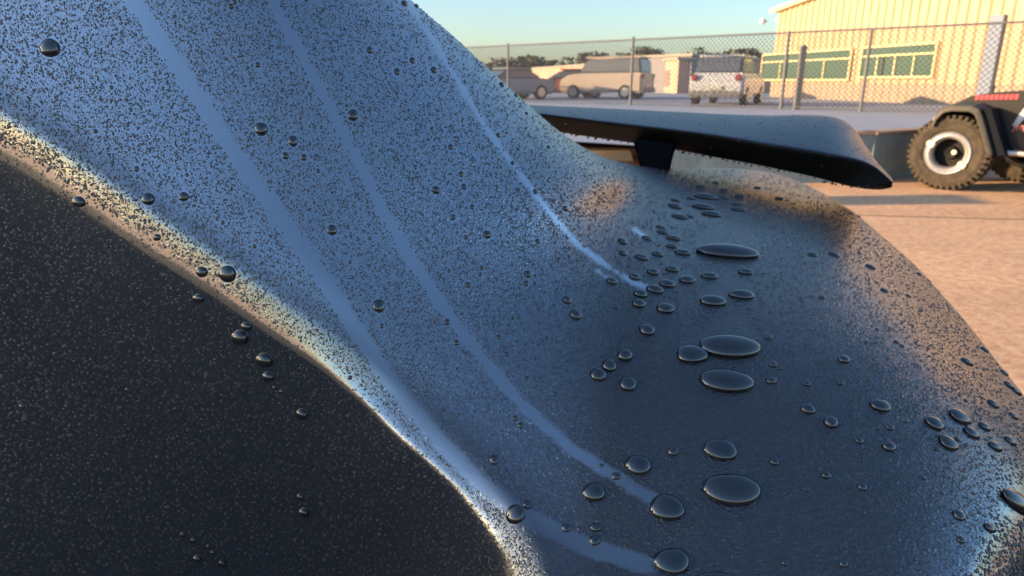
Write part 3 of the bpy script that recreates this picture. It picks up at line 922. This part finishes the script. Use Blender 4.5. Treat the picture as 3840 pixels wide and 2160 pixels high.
def ribbed(bm, s0, s1, zb, zt, pitch=0.5, depth=0.09):
    s = s0; prof = []
    while s < s1:
        for f, o in ((0, 0), (.42, 0), (.52, depth), (.78, depth), (.88, 0)):
            if s + f * pitch <= s1: prof.append((s + f * pitch, o))
        s += pitch
    prof.append((s1, 0))
    lo = [bm.verts.new(wp(q, zb(q) if callable(zb) else zb, o)) for q, o in prof]
    hi = [bm.verts.new(wp(q, zt(q) if callable(zt) else zt, o)) for q, o in prof]
    for k in range(len(prof) - 1): bm.faces.new((lo[k], lo[k + 1], hi[k + 1], hi[k]))
ztop = lambda s: zc + slope_r * min(s, 12) + slope_r * 0.3 * max(0, s - 12)
ribbed(b, 0, BL, 1.25, ztop)
ribbed(bb_, 0, BL, 0.5, 1.25, depth=0.05)
# the other walls, plain
for (p, q) in (((0, 0), (0, 12)), ((BL, 0), (BL, 12)), ((0, 12), (BL, 12))):
    f_ = lambda t, z: BA + bd * t[0] - bn * t[1] + Vector((0, 0, z))
    b.faces.new([b.verts.new(f_(p, .5)), b.verts.new(f_(q, .5)), b.verts.new(f_(q, ztop(q[0]))), b.verts.new(f_(p, ztop(p[0])))])
obj("wall", b, M_clad, bld); obj("lower_wall", bb_, M_base, bld)
b = bmesh.new()
ss = np.linspace(-.35, BL, 30)
def strip(bm, f0, f1):
    A2 = [bm.verts.new(f0(s)) for s in ss]; B2 = [bm.verts.new(f1(s)) for s in ss]
    for k in range(len(ss) - 1): bm.faces.new((A2[k], A2[k + 1], B2[k + 1], B2[k]))
strip(b, lambda s: wp(s, ztop(s) + .10, .32), lambda s: wp(s, ztop(s) + .10, -12.3))
strip(b, lambda s: wp(s, ztop(s) - .02, .32), lambda s: wp(s, ztop(s) - .02, -12.3))
obj("roof", b, M_roof, bld)
b = bmesh.new()
strip(b, lambda s: wp(s, ztop(s) + .13, .34), lambda s: wp(s, ztop(s) - .10, .34))
strip(b, lambda s: wp(s, ztop(s) + .13, .34), lambda s: wp(s, ztop(s) + .13, .30))
for k in range(60):                                    # small brackets under the eave
    s = .2 + k * .32
    if s < BL - 1:
        Mx = Matrix.Translation(wp(s, ztop(s) - .1, .16)) @ Matrix.Rotation(bang, 4, 'Z'); box(b, (0, 0, 0), (.07, .3, .08), Mx)
obj("eave_trim", b, M_trim, bld)
def rot_at(s, z, off): return Matrix.Translation(wp(s, z, off)) @ Matrix.Rotation(bang, 4, 'Z')
sgn = 1 if (Matrix.Rotation(bang, 4, 'Z') @ Vector((0, 1, 0))).dot(bn) > 0 else -1
def window(x0, x1, yt0, yb0, cols):
    s0, zt = ws(x0, yt0); s1, _ = ws(x1, yt0); zb = ws(x0, yb0)[1]
    w_, h = s1 - s0, zt - zb
    fr = bmesh.new(); M0 = rot_at(s0, zb, .15)
    t = .08
    for c, s in (((w_ / 2, 0, 0), (w_ + t, .1, t)), ((w_ / 2, 0, h), (w_ + t, .1, t)), ((0, 0, h / 2), (t, .098, h - t)), ((w_, 0, h / 2), (t, .098, h - t)), ((w_ / 2, 0, h * .70), (w_ - t, .09, t * .8))):
        box(fr, c, s, M0)
    for k in range(1, cols): box(fr, (w_ * k / cols, 0, h * .35), (.07, .085, h * .7 - t), M0)
    f = obj("window", fr, M_trim, bld)
    pb = bmesh.new(); box(pb, (w_ / 2, -.01 * sgn, h / 2), (w_, .03, h), rot_at(s0, zb, .125))
    obj("pane", pb, M_pane, f)
    dk = bmesh.new()
    box(dk, (w_ * (1 + .28) / cols, 0, h * .36), (.14, .02, h * .62), rot_at(s0, zb, .165))
    obj("blind", dk, mat("dark_blind", (.06, .07, .08), .7), f)
window(2872, 3205, 206, 300, 4)
window(3250, 3528, 179, 290, 4)
b = bmesh.new()
sd, _ = ws(3732, 200)
box(b, (0, 0, 0), (.55, .12, 3.2), rot_at(sd, 1.9, .14))
obj("downspout", b, mat("pale_blue_metal", (0.20, 0.24, 0.33), .5), bld)
b = bmesh.new()
sl, zl = ws(2872, 80)
bmesh.ops.create_uvsphere(b, u_segments=14, v_segments=10, radius=.16, matrix=Matrix.Translation(wp(sl, zl, .2)))
box(b, (0, 0, 0), (.14, .2, .14), rot_at(sl, zl, .08))
bmesh.ops.create_uvsphere(b, u_segments=14, v_segments=10, radius=.2, matrix=Matrix.Translation(wp(-.35, zl - .02, -.3)))
box(b, (0, 0, 0), (.4, .08, .08), rot_at(-.15, zl, -.3))
obj("wall_lamp", b, mat("lamp_white", (.85, .82, .74), .4), bld)

# ------------------------------------------------------------------ chain-link fence
M_fence = mat("galvanised", (0.13, 0.14, 0.16), 0.6, metal=0.2)
FA, FB = Vector((-6.5, 36.6, 0)), Vector((15.4, 16.0, 0))
P0 = atY(2365, 165, 26.0)
def fence_at(px):                      # where the fence line crosses the upright plane of a pixel column near the horizon
    u = (px - 1920) / F / math.cos(PITCH)
    y = 26.2
    for _ in range(30):
        X = FA.x + (FA.y - y) / (FA.y - FB.y) * (FB.x - FA.x)
        y = y * .5 + .5 * X / u if u > .03 else y
        y = max(10, min(40, y))
    return Vector((X, y, 0))
def fy(px, lo=12, hi=36):
    for _ in range(50):
        m_ = (lo + hi) / 2
        X = FA.x + (FA.y - m_) / (FA.y - FB.y) * (FB.x - FA.x)
        r = ray(px, 250); xr = r.x / r.y * m_
        if X > xr: lo = m_
        else: hi = m_
    return Vector((X, m_, 0))
ZT, ZB = 2.80, 0.50
fen = empty("chain_link_fence", (FB.x, FB.y, .5))
tag(fen, "tall grey chain-link fence running across in front of the tan building", "fence")
fd = (FB - FA); FL = fd.length; fdn = fd.normalized()
b = bmesh.new()
tube(b, FA + Vector((0, 0, ZT)), FB + Vector((0, 0, ZT)), .03, n=8)
tube(b, FA + Vector((0, 0, ZB + .08)), FB + Vector((0, 0, ZB + .08)), .015, n=6)
obj("rail", b, M_fence, fen)
for px, r_, ex in ((1905, .045, .05), (2370, .05, .06), (2945, .052, .0), (3250, .045, -.04)):
    p = fy(px); b = bmesh.new()
    tube(b, p + Vector((0, 0, ZB)), p + Vector((0, 0, ZT + ex)), r_, n=12)
    tube(b, p + Vector((0, 0, ZT + ex)), p + Vector((0, 0, ZT + ex + .05)), r_ * 1.15, r_ * .4, n=12)
    obj("post", b, M_fence, fen)
wires = []
pitch = .075; nz = int((ZT - ZB) / pitch); nwire = int(FL / pitch)
V_, F_ = [], []
fr_ = Vector((-fdn.y, fdn.x, 0))
wr = .0125
for i in range(nwire):
    base = len(V_)
    for j in range(nz + 1):
        s = (i + (0.5 if (i + j) % 2 else -0.5) * 1.0) * pitch
        c = FA + fdn * s + Vector((0, 0, ZB + .04 + j * (ZT - ZB - .05) / nz))
        V_ += [c + fdn * wr, c - fdn * wr * .5 + fr_ * wr * .87, c - fdn * wr * .5 - fr_ * wr * .87]
    for j in range(nz):
        for k in range(3):
            a0 = base + j * 3 + k; a1 = base + j * 3 + (k + 1) % 3
            F_.append((a0, a1, a1 + 3, a0 + 3))
me = bpy.data.meshes.new("mesh"); me.from_pydata([tuple(v) for v in V_], [], F_); me.update()
obj("wire_mesh", me, M_fence, fen)
b = bmesh.new()
pp = fy(3005); tube(b, pp + Vector((.2, .5, .5)), pp + Vector((.2, .5, 2.35)), .11, n=12); tube(b, pp + Vector((.2, .5, 2.35)), pp + Vector((.2, .5, 2.45)), .14, .06, n=12)
tag(obj("bollard_post", b, mat("grey_post", (.3, .28, .27), .7)), "short grey round post standing just behind the fence before the windows", "post")

# ------------------------------------------------------------------ parked vehicles beyond the fence
M_glassd = mat("car_glass", (0.12, 0.14, 0.18), 0.1, ior=1.6)  # glass paled to stand in for haze over the parked cars
M_tyre = mat("rubber", (0.03, 0.03, 0.03), 0.85)
M_hub = mat("alloy", (0.5, 0.5, 0.5), 0.35, metal=0.8)
M_tail = mat("tail_lamp", (0.35, 0.05, 0.06), 0.25)  # red dulled, standing in for haze
def make_car(name, label, loc, rz, body_prof, cabin_prof, W_, col, cabw=.84, tall_lamps=True):
    """side outline x,z (nose at +x), width W_"""
    t = empty(name, loc, rz); tag(t, label, "car")
    Mx = Matrix.Translation(loc) @ Matrix.Rotation(rz, 4, 'Z')
    b = bmesh.new(); prism(b, body_prof, -W_ / 2, W_ / 2, Mx)
    bmesh.ops.bevel(b, geom=[e for e in b.edges], offset=.11, segments=3, affect='EDGES')
    obj("body", b, mat(name + "_paint", col, .3, coat=.6), t, smooth=False)
    b = bmesh.new(); prism(b, cabin_prof, -W_ * cabw / 2, W_ * cabw / 2, Mx)
    bmesh.ops.bevel(b, geom=[e for e in b.edges], offset=.10, segments=3, affect='EDGES')
    g = obj("glasshouse", b, M_glassd, t)
    b = bmesh.new(); xs = [p[0] for p in cabin_prof]; zt = max(p[1] for p in cabin_prof)
    tx = [p[0] for p in cabin_prof if p[1] > zt - .12]
    box(b, ((min(tx) + max(tx)) / 2, 0, zt + .01), (max(tx) - min(tx) + .1, W_ * cabw - .02, .07), Mx, bev=.02)
    obj("roof", b, mat(name + "_roof", col, .3, coat=.6), t)
    x0 = min(p[0] for p in body_prof); x1 = max(p[0] for p in body_prof); zb = max(p[1] for p in body_prof)
    for xx in (x0 + .85, x1 - .85):
        for s in (-1, 1):
            b = bmesh.new()
            Mw = Mx @ Matrix.Translation((xx, s * (W_ / 2 - .1), .34))
            lathe(b, [(.2, -.12), (.34, -.11), (.36, 0), (.34, .11), (.2, .12)], 24, Mw)
            wv = obj("wheel", b, M_tyre, t)
            b = bmesh.new(); lathe(b, [(.01, s * .125), (.21, s * .125), (.21, s * .1)], 20, Mw); obj("rim", b, M_hub, wv)
    for s in (-1, 1):
        b = bmesh.new(); box(b, (x0 + .02, s * (W_ / 2 - .2), zb * .86), (.12, .2, .22), Mx, bev=.03); obj("tail_lamp", b, M_tail, t)
    b = bmesh.new(); box(b, (x0 - .01, 0, zb * .55), (.03, .5, .13), Mx, bev=.01); obj("number_plate", b, mat("plate", (.6, .6, .55), .5), t)
    b = bmesh.new(); box(b, (x0 - .0, 0, .42), (.16, W_ * .96, .22), Mx, bev=.05); obj("bumper", b, mat("bumper_grey", (.2, .2, .21), .6), t)
SUVB = [(-2.3, .3), (2.3, .3), (2.35, .75), (2.1, 1.0), (1.0, 1.12), (-2.2, 1.15), (-2.38, .8)]
SUVC = [(-2.15, 1.1), (1.05, 1.1), (.35, 1.66), (-1.7, 1.72), (-1.95, 1.6)]
SEDB = [(-2.2, .25), (2.25, .25), (2.3, .6), (2.0, .82), (1.0, .95), (-1.5, .98), (-2.25, .9)]
SEDC = [(-1.6, .92), (1.15, .92), (.35, 1.38), (-.8, 1.42)]
def on_terr(px, Y):
    r = ray(px, 300); return Vector((r.x / r.y * Y, Y, 0.5))
make_car("parked_suv", "big white SUV with a lit red tail lamp beyond the fence", on_terr(2735, 27.5), math.radians(62), SUVB, SUVC, 1.95, (.62, .64, .68))
make_car("parked_sedan", "blue-grey car partly hidden by the wet panel beyond the fence", on_terr(1900, 34), math.radians(-150), SEDB, SEDC, 1.8, (.16, .22, .32))
make_car("parked_sedan", "low red car between a blue-grey car and a beige van beyond the fence", on_terr(2130, 38), math.radians(175), SEDB, SEDC, 1.8, (.34, .12, .10))
make_car("parked_van", "beige boxy van beside the second fence post", on_terr(2275, 36), math.radians(150), [(-2.2, .3), (2.2, .3), (2.25, .8), (1.9, 1.1), (1.2, 1.2), (-2.2, 1.25)], [(-2.1, 1.2), (1.2, 1.2), (.8, 1.85), (-2.0, 1.95)], 1.9, (.42, .36, .31))

# ------------------------------------------------------------------ far buildings, hills, trees
M_pink = mat("pink_stucco", (0.62, 0.40, 0.30), .85, noise=(.55, .36, .27), nscale=.6)
def far_block(name, label, p0, p1, depth, h, m, wins=0):
    d = (p1 - p0); L_ = d.length; an = math.atan2(d.y, d.x)
    t = empty(name, (p0.x, p0.y, .5), an); tag(t, label, "building")
    Mx = Matrix.Translation((p0.x, p0.y, .5)) @ Matrix.Rotation(an, 4, 'Z')
    b = bmesh.new(); box(b, (L_ / 2, depth / 2, h / 2), (L_, depth, h), Mx); obj("wall", b, m, t)
    b = bmesh.new(); box(b, (L_ / 2, depth / 2, h + .08), (L_ + .3, depth + .3, .16), Mx); obj("parapet", b, mat(name + "_cap", (.42, .36, .32), .8), t)
    for k in range(wins):
        b = bmesh.new(); box(b, (L_ * (k + .5) / wins, -.02, h * .45), (L_ / wins * .45, .06, h * .5), Mx); obj("door", b, mat("roller_door", (.5, .42, .34) if k % 2 else (.25, .2, .2), .7), t)
far_block("low_building", "long low pink stucco building far beyond the fence", Vector((2.6, 92, 0)), Vector((11.6, 50, 0)), 14, 2.25, M_pink, 9)
far_block("storage_block", "plain grey block at the right end of the pink building", Vector((12.5, 50, 0)), Vector((15.6, 52, 0)), 8, 2.5, mat("grey_block", (.26, .25, .27), .8), 0)
M_leaf = mat("dark_leaves", (0.06, 0.075, 0.06), .8, noise=(.09, .10, .07), nscale=3)
M_bark = mat("bark", (.10, .08, .06), .9)
def tree(px, top, Y, w_, lb, seed):
    rr = random.Random(seed)
    r = ray(px, 300); base = Vector((r.x / r.y * Y, Y, .3)); ztop_ = 1.4 + (300 - top) / F * Y * 1.03
    t = empty("tree", base); tag(t, lb, "tree", "trees on the far skyline")
    b = bmesh.new(); H = ztop_ - .3
    path_tube(b, [base, base + Vector((rr.uniform(-.2, .2), 0, H * .4)), base + Vector((rr.uniform(-.3, .3), 0, H * .75))], [.22, .16, .06], 8)
    for k in range(5):
        a = rr.uniform(0, 6.28); z0_ = H * rr.uniform(.4, .65)
        path_tube(b, [base + Vector((0, 0, z0_)), base + Vector((math.cos(a) * w_ * .3, math.sin(a) * w_ * .3, z0_ + H * .2))], [.08, .03], 6)
    obj("trunk", b, M_bark, t)
    b = bmesh.new()
    cl = [(Vector((rr.uniform(-.5, .5) * w_, rr.uniform(-.4, .4) * w_, H * rr.uniform(.5, .9))), rr.uniform(.18, .34) * w_) for _ in range(9)]
    for k in range(520):
        c, rad = rr.choice(cl)
        dv = Vector((rr.gauss(0, 1), rr.gauss(0, 1), rr.gauss(0, .8))).normalized() * rad * rr.uniform(.55, 1.05)
        p = base + c + dv; p.z = min(p.z, ztop_)
        s = rr.uniform(.10, .24) * (w_ / 5)
        q = Matrix.Rotation(rr.uniform(0, 6.28), 3, Vector((rr.gauss(0, 1), rr.gauss(0, 1), rr.gauss(0, 1))).normalized())
        b.faces.new([b.verts.new(p + q @ Vector(v) * s * 1.6) for v in ((-1, -.5, 0), (0, -.8, .2), (1, .1, 0), (.3, .9, -.2))])
    obj("crown", b, M_leaf, t)
TR = [(1830, 240, 130, 9, "leftmost dark tree on the skyline beside the wet slope"), (1935, 228, 135, 9, "broad tree left of the second gap in the skyline"), (2010, 238, 140, 7, "low tree above the left end of the pink building"),
      (2190, 228, 150, 8, "wide tree above the middle of the pink building"), (2240, 214, 145, 7, "taller tree above the beige van"), (2300, 214, 150, 8, "rounded tree left of the tall fence post"),
      (2352, 208, 150, 5, "narrow tree touching the tall fence post"), (2402, 190, 140, 5, "tall slender tree right of the tall fence post"), (2475, 200, 145, 7, "squarish tree above the right end of the pink building"),
      (2600, 196, 150, 6, "tree above the grey block"), (2675, 200, 150, 4, "small tree left of the white SUV's roof"), (2790, 202, 160, 9, "wide low tree above the white SUV's roof")]
for k, (px, top, Y, w_, lb) in enumerate(TR): tree(px, top, Y, w_, lb, k + 40)
b = bmesh.new()
pr = random.Random(11); A2, B2, C2 = [], [], []
for k in range(61):
    x = -140 + k * 6.5; h = 5.0 + 2.2 * math.sin(k * .35) + 1.6 * math.sin(k * .9 + 1) + pr.uniform(-.3, .3)
    A2.append(b.verts.new((x, 250, -.5))); B2.append(b.verts.new((x, 285, max(2, h)))); C2.append(b.verts.new((x, 340, -.5)))
for k in range(60):
    b.faces.new((A2[k], A2[k + 1], B2[k + 1], B2[k])); b.faces.new((B2[k], B2[k + 1], C2[k + 1], C2[k]))
tag(obj("hills", b, mat("far_scrub", (.16, .17, .17), .95, noise=(.11, .12, .12), nscale=.2), smooth=True), kind="structure")
# kiosk added behind the viewer, unseen, to keep the low sun off the car
sa = Vector((math.sin(SUN_AZ), math.cos(SUN_AZ), 0)); la = Vector((-sa.y, sa.x, 0))
b = bmesh.new(); box(b, (0, 0, 2.15), (3.4, 3, 4.3)); box(b, (0, 0, 4.36), (3.8, 3.4, .12))
shield = obj("sunshield", b, mat("sunshield_dark", (0.03, 0.028, 0.026), 0.8, noise=(0.02, 0.02, 0.02), nscale=2))
shield.location = sa * 13.5; shield.rotation_euler = (0, 0, math.atan2(la.y, la.x))
tag(shield, "added unseen dark kiosk behind the viewer that shades the wet car", "sunshield")


b = bmesh.new(); box(b, (0, 0, .9), (.5, .62, 1.7), bev=.03); box(b, (0, 0, .04), (.6, .72, .08)); box(b, (0, 0, 1.78), (.56, .68, .05))
caster = obj("shadow_caster", b, mat("caster_green", (.08, .12, .09), .6)); caster.location = (-3.0, 7.75, 0)  # box added out of view to cast the shadow strip on the yard
tag(caster, "added unseen green cabinet beyond the panel whose long shadow lies across the yard", "shadowcaster")

# ------------------------------------------------------------------ off-road vehicle at the right
G1 = gp(3528, 712)
IN = Vector((.73, .68, 0)).normalized(); RR = Vector((IN.y, -IN.x, 0))        # inward (axle) and rearward
VM = Matrix((( RR.x, IN.x, 0, G1.x), (RR.y, IN.y, 0, G1.y), (0, 0, 1, 0), (0, 0, 0, 1)))
offr = empty("off_road_vehicle", (G1.x, G1.y, 0), math.atan2(RR.y, RR.x))
tag(offr, "black lifted off-road vehicle with a muddy knobbly tyre at the right edge", "off-road vehicle")
M_black = mat("black_body", (0.018, 0.018, 0.02), .35, coat=.5)
M_flare = mat("dusty_flare", (0.06, 0.058, 0.052), .6, noise=(.07, .065, .055), nscale=6)
M_mud = mat("muddy_rubber", (0.085, 0.068, 0.05), .95, noise=(.035, .03, .026), bump=.6, nscale=9)
M_sil = mat("silver_ring", (0.42, 0.43, 0.45), .4, metal=.6)
M_dark = mat("underbody", (0.012, 0.012, 0.013), .8)
def big_wheel(Mw):
    b = bmesh.new()
    R_ = .485
    rings_ = lathe(b, [(.27, 0.01), (.31, -.015), (.39, -.02), (.44, .0), (R_ - .03, .04), (R_ - .025, .16), (R_ - .03, .28), (.44, .32), (.31, .335), (.27, .31), (.27, .01)], 72, Mw)
    for k in range(40):                      # shoulder and centre lugs
        a = 2 * math.pi * k / 40
        for (yy, da, sx, sy) in ((.045, 0, .040, .09), (.275, .5, .040, .09), (.12, .5, .032, .07), (.20, 0, .032, .07)):
            aa = a + da * 2 * math.pi / 40
            Ml = Mw @ Matrix.Rotation(-aa, 4, 'Y') @ Matrix.Translation((R_ - .022, yy, 0))
            box(b, (0, 0, 0), (.045, sy, sx), Ml)
        Ml = Mw @ Matrix.Rotation(-a, 4, 'Y') @ Matrix.Translation((R_ - .055, .004, 0))
        box(b, (0, 0, 0), (.06, .03, .036 if k % 2 else .028), Ml)
    w_ = obj("wheel", b, M_mud, offr)
    b = bmesh.new()
    lathe(b, [(.28, .02), (.275, -.012), (.262, -.022), (.245, -.015), (.225, -.022), (.205, -.01), (.185, .03), (.18, .10)], 56, Mw)
    for k in range(16):
        a = 2 * math.pi * k / 16
        lathe(b, [(.001, -.026), (.009, -.026), (.009, -.014)], 8, Mw @ Matrix.Translation((.243 * math.cos(a), 0, .243 * math.sin(a))))
    obj("rim", b, M_sil, w_, smooth=False)
    b = bmesh.new(); lathe(b, [(.001, .14), (.07, .10), (.09, .17), (.185, .18), (.185, .1)], 32, Mw); obj("hub", b, M_dark, w_)
    b = bmesh.new()
    for a in (math.radians(152), math.radians(-35)):
        box(b, (0, 0, 0), (.10, .03, .065), Mw @ Matrix.Rotation(-a, 4, 'Y') @ Matrix.Translation((.235, -.03, 0)), bev=.008)
    lathe(b, [(.001, .09), (.03, .09), (.035, .12)], 12, Mw @ Matrix.Translation((.045, 0, .01)))
    obj("rim_guard", b, mat("bright_plate", (.9, .86, .7), .3, metal=.4), w_)
    return w_
big_wheel(VM @ Matrix.Translation((0, 0, .48)))
G2 = gp(3800, 690)
G2.z = 0
V2 = VM.copy(); V2.translation = Vector((G2.x, G2.y, 0))
big_wheel(V2 @ Matrix.Translation((0, .25, .48)))
VB = VM @ Matrix.Diagonal((.66, 1, 1, 1))
b = bmesh.new()
def P_(l): return [VB @ Vector(v) for v in l]
# arched flare: a thick band swept over the wheel
arch_o = [(-.36, .82), (-.33, .93), (-.22, 1.05), (-.05, 1.09), (.30, 1.09), (.42, 1.05), (.52, .92), (.78, .50)]
arch_i = [(-.31, .81), (-.27, .90), (-.17, .99), (-.03, 1.015), (.26, 1.015), (.36, .98), (.45, .87), (.70, .49)]
for yy0, yy1 in ((-.08, .42),):
    vo0 = [b.verts.new(VB @ Vector((x, yy0 + .02, z))) for x, z in arch_o]; vi0 = [b.verts.new(VB @ Vector((x, yy0, z))) for x, z in arch_i]
    vo1 = [b.verts.new(VB @ Vector((x, yy1, z + .03))) for x, z in arch_o]; vi1 = [b.verts.new(VB @ Vector((x, yy1, z))) for x, z in arch_i]
    for k in range(len(arch_o) - 1):
        for A_, B_ in ((vo0, vi0), (vo1, vo0), (vi0, vi1), (vi1, vo1)): b.faces.new((A_[k], A_[k + 1], B_[k + 1], B_[k]))
    b.faces.new((vo0[0], vi0[0], vi1[0], vo1[0])); b.faces.new((vo0[-1], vo1[-1], vi1[-1], vi0[-1]))
fl = obj("fender_flare", b, M_flare, offr)
bv = fl.modifiers.new("bev", 'BEVEL'); bv.width = .015; bv.segments = 2
b = bmesh.new()
prism(b, [(.44, 1.06), (.58, 1.06), (.96, .50), (.76, .48)], .0, .40, VB)
obj("fender_panel", b, mat("shaded_panel", (0.004, 0.007, 0.014), .6, ior=1.2), offr)  # near-black colour stands in for shade on this panel
b = bmesh.new()
prism(b, [(-.30, .95), (.0, 1.10), (3.4, 1.16), (3.4, .52), (.75, .52), (.45, .95), (.2, 1.0)], .40, 1.62, VB)
prism(b, [(-.25, 1.085), (.05, 1.20), (.4, 1.245), (1.25, 1.30), (3.4, 1.33), (3.4, 1.12), (0, 1.08)], .46, 1.56, VB)
obj("body", b, M_black, offr)
b = bmesh.new(); prism(b, [(.9, 1.3), (3.4, 1.32), (3.4, 1.80), (1.5, 1.78)], .52, 1.5, VB); obj("windscreen", b, M_glassd, offr)
b = bmesh.new(); prism(b, [(-.35, .45), (.6, .45), (3.4, .42), (3.4, .60), (.6, .95), (-.3, .95)], .46, 1.5, VB); box(b, (.7, .3, .42), (.1, .5, .1), VB); obj("underbody", b, M_dark, offr)
# red stripe of lettering along the bonnet side
b = bmesh.new()
xk = .12
for k in range(9):
    ww = .075
    prism(b, [(xk, 1.150 + xk * .02), (xk + ww * .8, 1.150 + xk * .02), (xk + ww, 1.205 + xk * .03), (xk + .012, 1.205 + xk * .03)], .452, .458, VB); xk += ww + .006
obj("bonnet_decal", b, mat("red_decal", (.55, .06, .09), .5), offr)
def text(body, size, loc_local, m, name, parent):
    c = bpy.data.curves.new(name, 'FONT'); c.body = body; c.size = size; c.extrude = .002; c.align_x = 'LEFT'
    c.shear = .1
    c.materials.append(m)
    tmp = bpy.data.objects.new(name, c); C.objects.link(tmp)
    me = bpy.data.meshes.new_from_object(tmp.evaluated_get(bpy.context.evaluated_depsgraph_get()))
    bpy.data.objects.remove(tmp); o = bpy.data.objects.new(name, me); C.objects.link(o)
    if not me.materials: me.materials.append(m)
    o.parent = parent
    Mt = VB @ Matrix.Translation(loc_local) @ Matrix.Rotation(math.radians(90), 4, 'X')
    o.matrix_parent_inverse = Matrix.LocRotScale(parent.location, parent.rotation_euler, parent.scale).inverted()
    o.matrix_basis = Mt
    return o
text("Jeep", .13, (.90, .30, .80), mat("pink_letter", (.75, .25, .22), .5), "lettering", offr)
b = bmesh.new(); tube(b, VB @ Vector((.82, .18, .52)), VB @ Vector((3.3, .18, .50)), .032, n=14); tube(b, VB @ Vector((1.0, .18, .5)), VB @ Vector((1.0, .5, .55)), .02, n=8)
obj("side_step", b, mat("brushed_step", (.6, .56, .55), .35, metal=.6), offr)
b = bmesh.new(); prism(b, [(.86, .85), (.93, .82), (1.02, .93), (1.06, 1.06), (1.0, 1.07), (.93, .98)], .37, .43, VB); obj("side_vent", b, mat("vent_reflection", (.55, .6, .66), .4), offr)  # pale colour stands in for a reflection on the vent
b = bmesh.new(); bmesh.ops.create_uvsphere(b, u_segments=12, v_segments=8, radius=.035, matrix=Matrix.Translation(VB @ Vector((1.14, .42, 1.04)))); obj("marker_lamp", b, mat("orange_lens", (.8, .3, .18), .3), offr)
b = bmesh.new()
for x, z, s in ((-.36, .90, .055), (-.38, .84, .04)): bmesh.ops.create_uvsphere(b, u_segments=12, v_segments=8, radius=s, matrix=Matrix.Translation(VB @ Vector((x + .03, .12, z))))
obj("headlight", b, mat("warm_lens", (.9, .72, .42), .2), offr)
b = bmesh.new()
box(b, (-.52, .9, .62), (.16, 1.3, .16), VB, bev=.03)
for x, z in ((-.46, .70), (-.50, .63), (-.50, .55)): box(b, (x, .22, z), (.13, .12, .045), VB, bev=.012)
obj("front_bumper", b, M_dark, offr)
b = bmesh.new()
for x, z, rr_ in ((-.42, .71, .03), (-.46, .63, .035)): box(b, (x - .02, .12, z), (.12, .08, .05), VB, bev=.012)
obj("tow_hook", b, mat("pale_hook", (.75, .62, .42), .4), offr)
